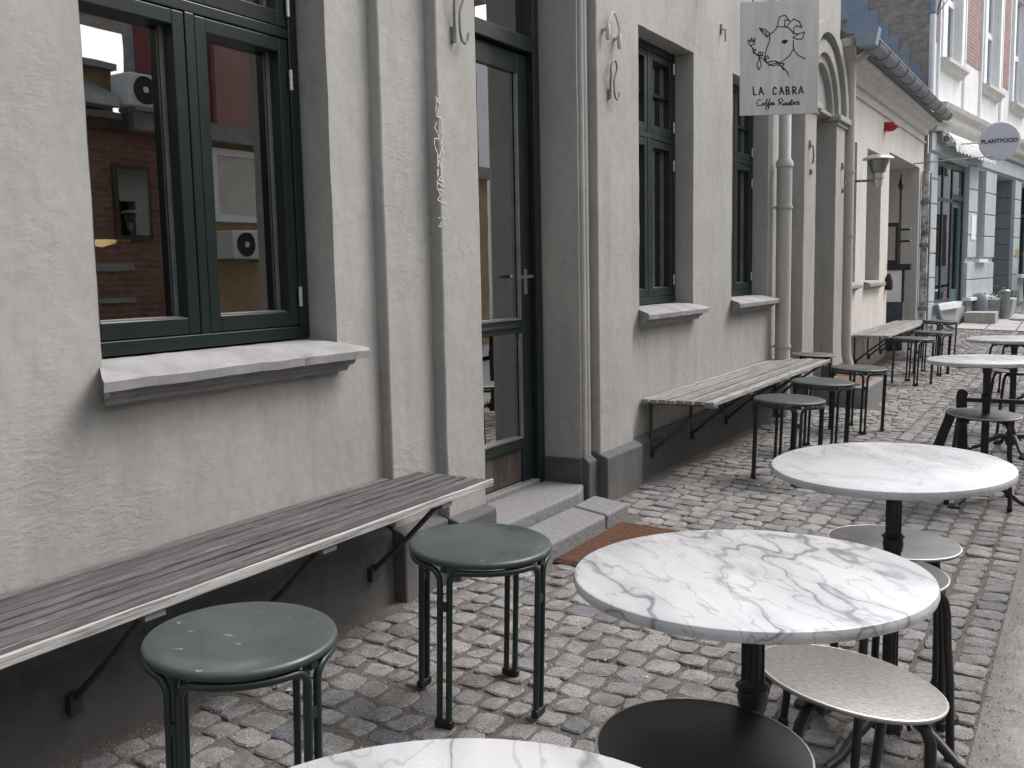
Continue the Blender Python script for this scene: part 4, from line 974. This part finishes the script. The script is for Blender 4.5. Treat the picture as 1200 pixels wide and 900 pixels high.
# ------------------------------------------------------------------ shop building at the far end
shop = thing('shop_building', 'tall white and brick house with pale blue shopfront beyond the gateway', 'building', (.05, 15.2, 0), -R(6.4))
GB = .1
HOL = [(.44, 2.42, .55, 2.72, .35), (3.08, 3.62, 1.22, 2.72, .35), (4.50, 6.20, -.1, 2.74, 2.2), (6.85, 8.4, .9, 2.72, .3)]
UPW = [(.68, 1.66), (3.40, 4.42), (5.78, 6.82), (8.3, 9.3), (10.8, 11.8)]
wall_grid(MB(), 0, 0, 18, -.1, 3.05, HOL, 1.2).build('shop_wall', 'render_blue', shop, fix=False)
up = [(a, b_, 4.17, 6.1, .16) for a, b_ in UPW]
wall_grid(MB(), -.02, 0, 18, 3.0, 8.5, up, 2).build('upper_wall', 'render_white', shop, fix=False)
m = MB(); m.box(-7, -.01, -.02, .02, 0, 8.5); m.build('gable_wall', 'brick_gable', shop)
m = MB().prism([(.2, 8.4), (.2, 8.6), (-3.4, 11.4), (-7.2, 8.6), (-7.2, 8.4)], 'y', -.1, 18); m.build('roof', 'roof_slate', shop)
m = MB(); m.box(-2.3, -2.2, 4.3, 6.4, 0, 2.8); m.box(-2.2, -.36, 6.21, 6.25, 0, 2.8); m.build('passage_wall', 'render_blue_dark', shop)
# stepped flashing where the low roof meets the gable
m = MB()
for k in range(9):
    x = .02 - k * .15; z = 3.60 - 1.40 * x
    m.box(x - .15, x, -.035, -.022 - .0005 * k, z - .5, z + .20)
m.build('flashing', 'flashing_blue', shop)
# cornice and fascia
for prof, y0, y1, nm, mt in (([(0, 2.76), (.05, 2.78), (.05, 3.02), (0, 3.03)], 0, 12, 'fascia', 'render_blue'),
                             ([(-.02, 3.03), (.10, 3.06), (.12, 3.12), (.18, 3.16), (.20, 3.20), (.14, 3.22), (.14, 3.30), (.22, 3.36), (.24, 3.42), (-.02, 3.46)], .0, 14, 'cornice', 'cornice_stone')):
    MB().prism(prof, 'y', y0, y1).build(nm, mt, shop)
# rusticated piers: one block per course
blk = None
for (a, b_, z0, z1) in ((.0, .43, .25, 2.74), (2.43, 3.05, 1.25, 2.74), (3.64, 4.49, 1.25, 2.74), (6.22, 6.82, .55, 2.74), (2.44, 4.48, .60, 1.18)):
    h = .345 if z1 - z0 > 1 else .29; n = max(1, round((z1 - z0) / h)); h = (z1 - z0) / n
    for k in range(n):
        MB().box(-.02, .035, a, b_, z0 + k * h + .008, z0 + (k + 1) * h - .008).build('stone_block', 'render_blue', shop, bevel=.008)
for k in range(7):          # courses on the passage reveal
    MB().box(-2.0, -.02, 6.165, 6.198, .62 + k * .30, .62 + (k + 1) * .30 - .014).build('stone_block', 'render_blue_dark', shop, bevel=.005)
boxes('plinth', 'render_blue_dark', shop, [(-.02, .05, 2.40, 4.53, .02, .55), (-.02, .06, 6.20, 6.9, .0, .62), (-2.0, -.02, 6.14, 6.197, 0, .60)])
m = MB(); m.box(-.02, .09, .40, 1.86, .47, .56); m.box(-.02, .12, 2.40, 4.52, .55, .60); m.box(-.02, .10, 3.02, 3.70, 1.17, 1.23); m.box(-.02, .1, 6.8, 8.5, .85, .91); m.build('window_sill', 'white_paint', shop)
MB().box(-.02, .03, .40, 2.40, 0, .47).build('stall_riser', 'render_grey', shop)
fr = MB(); X0, X1 = -.06, -.035
for y in (.46, 1.03, 1.60, 2.32): fr.box(X0, X1, y, y + .05, .56, 2.70)
fr.box(X0, X1 - .001, .51, 1.60, .56, .62); fr.box(X0, X1 - .001, .51, 1.60, 2.10, 2.16); fr.box(X0, X1 - .001, .51, 2.32, 2.62, 2.70); fr.box(X0, X1 - .001, 1.65, 2.32, 2.16, 2.24)
wf = fr.build('window', 'door_paint', shop)
MB().box(-.055, -.050, .48, 1.62, .58, 2.68).build('pane', 'glass_far', wf); MB().box(-.055, -.050, 1.66, 2.32, 2.25, 2.6).build('pane', 'glass_far', wf)
m = MB(); m.box(-.12, -.08, 1.66, 1.72, .30, 2.15); m.box(-.12, -.08, 2.25, 2.31, .30, 2.15); m.box(-.12, -.081, 1.72, 2.25, .30, .75); m.box(-.12, -.081, 1.72, 2.25, 2.05, 2.15); o = m.build('door', 'shop_door', shop); MB().box(-.105, -.10, 1.70, 2.27, .7, 2.1).build('pane', 'glass_far', o)
fr = MB(); fr.box(-.2, -.15, 3.09, 3.13, 1.24, 2.70); fr.box(-.2, -.15, 3.57, 3.61, 1.24, 2.70); fr.box(-.2, -.151, 3.13, 3.57, 2.1, 2.15); w2 = fr.build('window', 'door_paint', shop); MB().box(-.185, -.18, 3.1, 3.6, 1.25, 2.70).build('pane', 'glass_far', w2)
fr = MB(); fr.box(-.2, -.15, 6.86, 6.92, .92, 2.70); fr.box(-.2, -.15, 8.3, 8.38, .92, 2.70); fr.box(-.2, -.151, 6.92, 8.3, 2.1, 2.15); w2 = fr.build('window', 'door_paint', shop); MB().box(-.185, -.18, 6.9, 8.35, .93, 2.70).build('pane', 'glass_far', w2)
MB().box(-.62, -.52, .02, 4.2, .2, 2.9).build('shop_interior', 'shop_curtain', shop)  # pale slab set close behind the glass to brighten the panes
m = MB(); 
for k in range(15): m.tube([(-.13 - .01 * (k % 2), .52 + k * .075, .6), (-.13, .52 + k * .075, 2.66)], .042, 6)
m.build('curtain', 'shop_curtain', shop, smooth=True)
# upper windows
for i, (a, b_) in enumerate(UPW):
    fr = MB(); X0, X1 = -.15, -.09; md = (a + b_) / 2
    fr.box(X0, X1, a, a + .07, 4.17, 6.1); fr.box(X0, X1, b_ - .07, b_, 4.17, 6.1); fr.box(X0, X1 - .001, a + .07, b_ - .07, 4.17, 4.25); fr.box(X0, X1 - .001, a + .07, b_ - .07, 5.02, 5.12); fr.box(X0, X1 + .01, md - .05, md + .05, 4.25, 6.1)
    o = fr.build('window', 'white_frame', shop, bevel=.006); MB().box(-.135, -.13, a + .05, b_ - .05, 4.2, 6.08).build('pane', 'glass_far', o)
    m = MB(); m.prism([(-.02, 3.98), (.05, 4.0), (.07, 4.05), (.12, 4.08), (.12, 4.13), (-.10, 4.165), (-.10, 3.98)], 'y', a - .14, b_ + .14); m.build('window_sill', 'cornice_stone', shop)
    m = MB(); m.box(-.02, .03, a - .16, a - .01, 4.14, 6.15); m.box(-.02, .03, b_ + .01, b_ + .16, 4.14, 6.15); m.box(-.02, .04, a - .16, b_ + .16, 6.15, 6.3); m.prism([(-.02, 6.30), (.10, 6.34), (.14, 6.42), (-.02, 6.44)], 'y', a - .2, b_ + .2); m.build('window_surround', 'white_paint', shop, bevel=.006)
boxes('brick_panel', 'brick_red', shop, [(-.03, -.012, a + .04, b_, 4.32, 8.0) for (a, b_) in ((.0, .38), (2.02, 3.08), (4.76, 5.46), (7.15, 8.0), (9.6, 10.5))])
boxes('lesene', 'white_paint', shop, [(-.019, .018, a, a + .05, 3.55, 6.13) for a in (.405, 1.95, 3.10, 4.70)])
m = MB().prism([(-.02, 3.46), (.05, 3.48), (.04, 3.52), (-.02, 3.54)], 'y', 0, 14); m.build('band', 'white_paint', shop)
MB().box(-1.3, -1.25, .2, 17, 4, 6.2).build('curtain', 'render_grey', shop)
dp = thing('corner_downpipe', 'white downpipe with blue upper end on the corner of the brick and white house', 'downpipe', (.075, 15.12, 0))
m = MB(); m.tube([(0, 0, 3.2), (0, 0, 4.62)], .042, 12); m.build('pipe', 'white_paint', dp, smooth=True)
m = MB(); m.tube([(0, 0, 4.63), (0, 0, 8.2)], .046, 12); m.build('upper_pipe', 'flashing_blue', dp, smooth=True)
cb = MB(); cb.tube([(.03, .10, 3.45), (.03, .12, 4.6), (.10, .25, 4.9), (.16, .40, 5.3)], .012, 6); cb.tube([(.03, .12, 4.6), (.2, .5, 5.0), (.25, .9, 5.6)], .008, 6)
o = cb.build('cable', 'plastic_black'); o.location = (.05, 15.15, 0); tag(o, 'black cable hanging down the corner of the white house', 'cable')
# awning
aw = thing('awning', 'rolled up white awning with scalloped edge above the pale blue shopfront', 'awning', (.05, 15.2, 0), -R(6.4))
m = MB(); m.prism([(.06, 2.97), (.10, 3.04), (.16, 3.05), (.24, 2.96), (.22, 2.90), (.10, 2.90)], 'y', .42, 3.3); m.build('roll', 'awning_cloth', aw, bevel=.01)
m = MB(); n = 40; vs = []; fs = []
for k in range(n * 4 + 1):
    y = .50 + 2.72 * k / (n * 4); d = .15 + .035 * abs(math.sin(k * PI / 4)); xo = .25 + .012 * math.sin(k * 1.1)
    vs += [(xo - .03, y, 2.955), (xo, y, 2.90), (xo + .006, y, 2.955 - d)]
fs = [(a, a + 3, a + 4, a + 1) for a in range(0, n * 12, 3)] + [(a + 1, a + 4, a + 5, a + 2) for a in range(0, n * 12, 3)]
m.add(vs, fs).build('valance', 'awning_cloth', aw, smooth=True)
m = MB(); m.tube([(.02, .30, 2.98), (.10, .34, 3.0), (.18, .44, 2.97)], .03, 8); m.box(0, .12, .26, .40, 2.90, 3.06); m.tube([(.15, .35, 2.96), (.15, .52, 2.96)], .045, 12); m.build('bracket', 'galv_dark', aw, smooth=True)
# round sign
rs = thing('round_sign', 'round grey sign reading PLANTFOOD projecting over the pale blue shopfront', 'sign', (.90, 15.92, 2.90), R(4))
m = MB(); n = 48; ring = [(.262 * math.cos(2 * PI * k / n), .262 * math.sin(2 * PI * k / n)) for k in range(n)]
m.prism(ring, 'y', -.03, .03); m.build('disc', 'sign_disc', rs, bevel=.006)
m = MB(); m.tube([(.264 * math.cos(2 * PI * k / n), 0, .264 * math.sin(2 * PI * k / n)) for k in range(n)], .012, 6, closed=True); m.tube([(-.27, 0, .0), (-.80, .04, .0)], .015, 8); m.build('bracket_ring', 'white_paint', rs)
cu = bpy.data.curves.new('txt', 'FONT'); cu.body = 'PLANTFOOD'; cu.size = .105; cu.align_x = 'CENTER'; cu.align_y = 'CENTER'; cu.extrude = .002; cu.offset = .0022; cu.space_character = 1.0
tmp = bpy.data.objects.new('tmp', cu); C.objects.link(tmp); bpy.context.view_layer.update()
me = bpy.data.meshes.new_from_object(tmp.evaluated_get(bpy.context.evaluated_depsgraph_get())); bpy.data.objects.remove(tmp)
me.materials.clear(); me.materials.append(MATS['ink'])
xs = [v.co.x for v in me.vertices]; k = .47 / (max(xs) - min(xs))
for v in me.vertices: v.co.x *= k; v.co.y *= k
tx_ = bpy.data.objects.new('lettering', me); C.objects.link(tx_); tx_.parent = rs; tx_.rotation_euler = (R(90), 0, 0); tx_.location = (0, -.033, 0)
# small things at the foot of the shopfront
def at3(s_, off, z=0):
    a = R(6.4); return (.05 + math.sin(a) * s_ + math.cos(a) * off, 15.2 + math.cos(a) * s_ - math.sin(a) * off, z)
def g3(s_, off): p = at3(s_, off); return (p[0], p[1], gz(p[0], p[1]) + .01)
o = MB().box(-.16, .30, -.28, .28, -.03, .17).build('stone_step', 'stone_block', bevel=.012); o.location = g3(2.35, .22); tag(o, 'rough stone block step below the shop door', 'step')
bl = thing('bollard', 'weathered metal bollard standing beside the stone step of the shop', 'bollard', g3(3.2, .48))
m = MB(); m.lathe([(.075, 0), (.075, .42), (.085, .43), (.085, .47), (.06, .49), (.001, .50)], 16); m.build('post', 'galv_dark', bl, smooth=True)
pl = thing('planter', 'low stone planter with dark shrub against the pale blue wall', 'planter', g3(3.85, .28))
MB().prism([(-.2, 0), (.2, 0), (.24, .30), (-.24, .30)], 'y', -.45, .45).build('trough', 'stone_block', pl, bevel=.02)
m = MB()
for k in range(140):
    x, y, z = rnd.gauss(0, .10), rnd.gauss(0, .26), .30 + abs(rnd.gauss(0, .06)); s_ = .03
    a, b_ = rnd.random() * 6, rnd.random() * 6; u = Vector((math.cos(a), math.sin(a), .4)) * s_; v = Vector((math.cos(b_), math.sin(b_), .5)) * s_
    m.add([(x, y, z), (x + u.x, y + u.y, z + u.z), (x + u.x + v.x, y + u.y + v.y, z + u.z + v.z), (x + v.x, y + v.y, z + v.z)], [(0, 1, 2, 3)])
MATS['leaf'] = simple('leaf', (.03, .05, .03), (.06, .08, .05), 20, .7); o = m.build('foliage', 'leaf', pl)
gb = thing('rubble_ledge', 'dark round topped guard stone beside the shop step', 'guard stone', g3(2.95, .13))
m = MB(); m.lathe([(.13, 0), (.13, .30), (.10, .40), (.04, .44), (.001, .45)], 14); m.build('stone', 'render_blue_dark', gb, smooth=True)
for i, (s_, lb) in enumerate(((.35, 'grey drain elbow at the foot of the peeling downpipe'),)):
    m = MB(); m.tube([(0, 0, .42), (.06, .06, .20), (.16, .14, .10), (.22, .2, .06)], .035, 10); m.tube([(-.02, 0, .38), (.03, .02, .16), (.12, .1, .04), (.2, .16, .03)], .015, 8); o = m.build('drain_elbow', 'galv_dark', smooth=True); o.location = g3(s_, .08); tag(o, lb, 'drain')
nt_ = MB().box(.037, .045, 2.62, 2.92, 1.55, 1.95); o = nt_.build('notice_board', 'paper', shop)
o = MB().box(.0, .02, 7.0 - .0, 7.35, .0, .0 + .16).build('street_plaque', 'ochre_render'); o.parent = shop; o.location = (.02, -.55, 1.25)
bk = thing('bicycle', 'dark bicycle leaning on the wall at the right edge of the view', 'bicycle', g3(7.05, .25), -R(6.4))
for yy in (-.5, .5):
    m = MB(); m.tube([(0, yy + .33 * math.cos(a), .34 + .33 * math.sin(a)) for a in [2 * PI * k / 28 for k in range(28)]], .017, 6, closed=True)
    for k in range(12): a = PI * k / 12; m.tube([(0, yy + .32 * math.cos(a), .34 + .32 * math.sin(a)), (0, yy - .32 * math.cos(a), .34 - .32 * math.sin(a))], .0015, 3)
    m.build('wheel', 'plastic_black', bk)
m = MB(); 
for P in (((0, -.5, .34), (0, -.12, .36), (0, .42, .78), (0, -.22, .80), (0, -.12, .36)), ((0, -.5, .34), (0, -.22, .80), (0, -.26, .92)), ((0, .5, .34), (0, .40, .92))): m.tube(P, .015, 8)
m.build('frame', 'black_tube', bk, smooth=True); MB().tube([(-.26, .32, .98), (-.1, .42, .96), (.1, .42, .96), (.26, .32, .98)], .013, 8).build('handlebar', 'galv_dark', bk); MB().box(-.06, .06, -.38, -.14, .91, .96).build('saddle', 'plastic_black', bk, bevel=.02)

# ------------------------------------------------------------------ across the street (seen mirrored in the window glass)
OX = 5.5
ob = thing('brick_workshop', 'low brown brick workshop across the street, mirrored in the nearest window', 'building', (OX, 0, 0))
def facing(mb, X, y0, y1, z0, z1, d=.4): return mb.box(X, X + d, y0, y1, z0, z1)
facing(MB(), 0, -6, 7.14, -.2, 2.58).build('brick_wall', 'brick_brown', ob)
facing(MB(), .15, -6, 6.28, 2.62, 3.14).build('parapet', 'ochre_render', ob); MB().box(.05, .6, -6, 6.28, 3.14, 3.20).build('coping', 'sill_stone', ob); MB().box(-.06, .3, -6, 6.28, 2.56, 2.66).build('ledge', 'timber_dark', ob)
MB().box(-.08, .12, -6, 6.2, 2.66, 2.72).build('fascia', 'sill_stone', ob)
for y in (-3, -1, .8, 2.6, 4.2, 6.1):
    o = MB().box(-.03, .02, y, y + .42, 1.55, 2.25).build('window', 'timber_dark', ob); MB().box(-.04, -.031, y + .04, y + .38, 1.59, 2.21).build('pane', 'glass_far', o)
m = MB(); m.box(-.02, .03, -6, 6.28, 1.25, 1.33); m.box(-.02, .03, -6, 6.28, .95, 1.0); m.build('string_course', 'grey_concrete', ob)
m = MB().prism([(-.25, 2.74), (.10, 2.74), (.10, 3.0), (-.25, 2.82)], 'y', 5.35, 6.05); m.build('skylight', 'zinc', ob)
yb = thing('ochre_house', 'ochre rendered house with red cladding panels across the street, mirrored in the window', 'building', (OX, 0, 0))
facing(MB(), 0, 7.145, 13, -.2, 2.58).build('ochre_wall', 'ochre_render', yb); MB().box(-.03, .05, 6.36, 6.42, 2.6, 4.6).build('corner_post', 'sill_stone', yb)
m = MB(); y = 6.43
while y < 12.6: m.box(.02, .12, y, y + .78, 2.75, 5.2); y += .80
m.build('cladding', 'red_panel', yb); MB().box(-.03, .4, 7.42, 9.3, 2.76, 5.1).build('rose_panel', 'rose_render', yb)
MB().box(-.15, .4, 6.285, 13, 2.582, 2.75).build('concrete_band', 'grey_concrete', yb); MB().box(-.1, 6, 6.3, 13, 5.2, 5.4).build('roof', 'grey_concrete', yb)
for k in range(2):
    y = 7.30 + k * 2.6; fr = MB(); fr.box(-.05, .0, y, y + .9, 1.76, 1.83); fr.box(-.05, .0, y, y + .9, 2.45, 2.52); fr.box(-.05, -.001, y, y + .07, 1.83, 2.45); fr.box(-.05, -.001, y + .83, y + .9, 1.83, 2.45)
    o = fr.build('window', 'white_frame', yb); MB().box(-.03, -.02, y + .05, y + .85, 1.8, 2.5).build('pane', 'curtain', o)
MB().box(-.04, .01, 8.6, 9.4, .0, 2.0).build('door', 'timber_dark', yb)
def ac(loc, label):
    a_ = thing('air_conditioner', label, 'air conditioner', loc, 0, 'air conditioners across the street')
    MB().box(-.28, 0, -.30, .30, -.14, .16).build('casing', 'ac_white', a_, bevel=.02)
    m = MB(); m.tube([(-.287, -.13 + .12 * math.cos(b), .01 + .12 * math.sin(b)) for b in [2 * PI * k / 24 for k in range(24)]], .008, 6, closed=True); m.tube([(-.284, -.13, .01), (-.29, -.13, .01)], [.12, .12], 24); m.build('fan_grille', 'plastic_black', a_)
    MB().tube([(-.292, -.13, .01), (-.30, -.13, .01)], .03, 12).build('fan_hub', 'ac_white', a_)
    m = MB(); m.box(-.26, 0, -.22, -.19, -.17, -.141); m.box(-.26, 0, .19, .22, -.17, -.141); m.build('bracket', 'grey_concrete', a_)
ac((5.44, 6.40, 2.90), 'white air conditioner high on the corner across the street, mirrored in the left pane')
ac((5.49, 7.62, 1.50), 'white air conditioner below a window across the street, mirrored in the right pane')
fp = sheet('opposite_footway', 'flagstone', 4.6, 5.6, -6, 40, 2, 46, .06)

# lit pendant inside, seen through the big window
pn = thing('pendant_lamp', 'lit pendant lamp hanging inside the nearest big window', 'lamp', (-1.2, 2.50, 3.25))
MB().tube([(0, 0, 0), (0, 0, -1.75)], .005, 6).build('cord', 'plastic_black', pn)
m = MB(); m.lathe([(.16, -1.93), (.155, -1.92), (.06, -1.76), (.02, -1.74)], 24); m.f = m.f[:-2]; m.build('lamp_shade', 'white_paint', pn, smooth=True)
m = MB(); m.lathe([(.001, -1.955), (.05, -1.94), (.072, -1.90), (.05, -1.83), (.001, -1.81)], 16); m.build('bulb', 'lamp_glow', pn, smooth=True)

tb = thing('added_tall_house', 'unseen tall house added across the street behind the viewer to dim the near end', 'building', (OX + .02, 0, 0))  # unseen mass added to block sky light from the near wall
MB().box(0, 6, -30, -6.02, -.2, 11).build('wall', 'ochre_render', tb)
for y in range(-28, -7, 3):
    for z in (1.2, 4.2, 7.2): MB().box(-.02, .02, y, y + 1.1, z, z + 1.6).build('window', 'timber_dark', tb)

ph = thing('pale_house', 'pale rendered house farther along the opposite side of the street', 'building', (OX + .6, 0, 0))
MB().box(0, 6, 19, 45, -.2, 6.5).build('wall', 'render_white', ph)
for k in range(8):
    for z in (1.1, 3.9): MB().box(-.03, .01, 20 + k * 3, 21.1 + k * 3, z, z + 1.6).build('window', 'timber_dark', ph)
# bits of litter on the cobbles
m = MB()
for i in range(46):
    x = rnd.uniform(.1, 1.4); y = rnd.uniform(1.6, 5.2); a = rnd.random() * 6; L = rnd.uniform(.004, .011); z = gz(x, y) + .012
    if 3.2 < y < 4.3 and x < .33: continue
    c_, s_ = math.cos(a) * L, math.sin(a) * L; w_ = .0028
    m.add([(x - c_, y - s_, z), (x + c_, y + s_, z), (x + c_, y + s_, z + w_), (x - c_, y - s_, z + w_), (x - s_ * .3, y + c_ * .3, z)], [(0, 1, 2, 3), (0, 4, 1), (3, 2, 4)])
o = m.build('litter', 'paper', pav); o['kind'] = 'stuff'
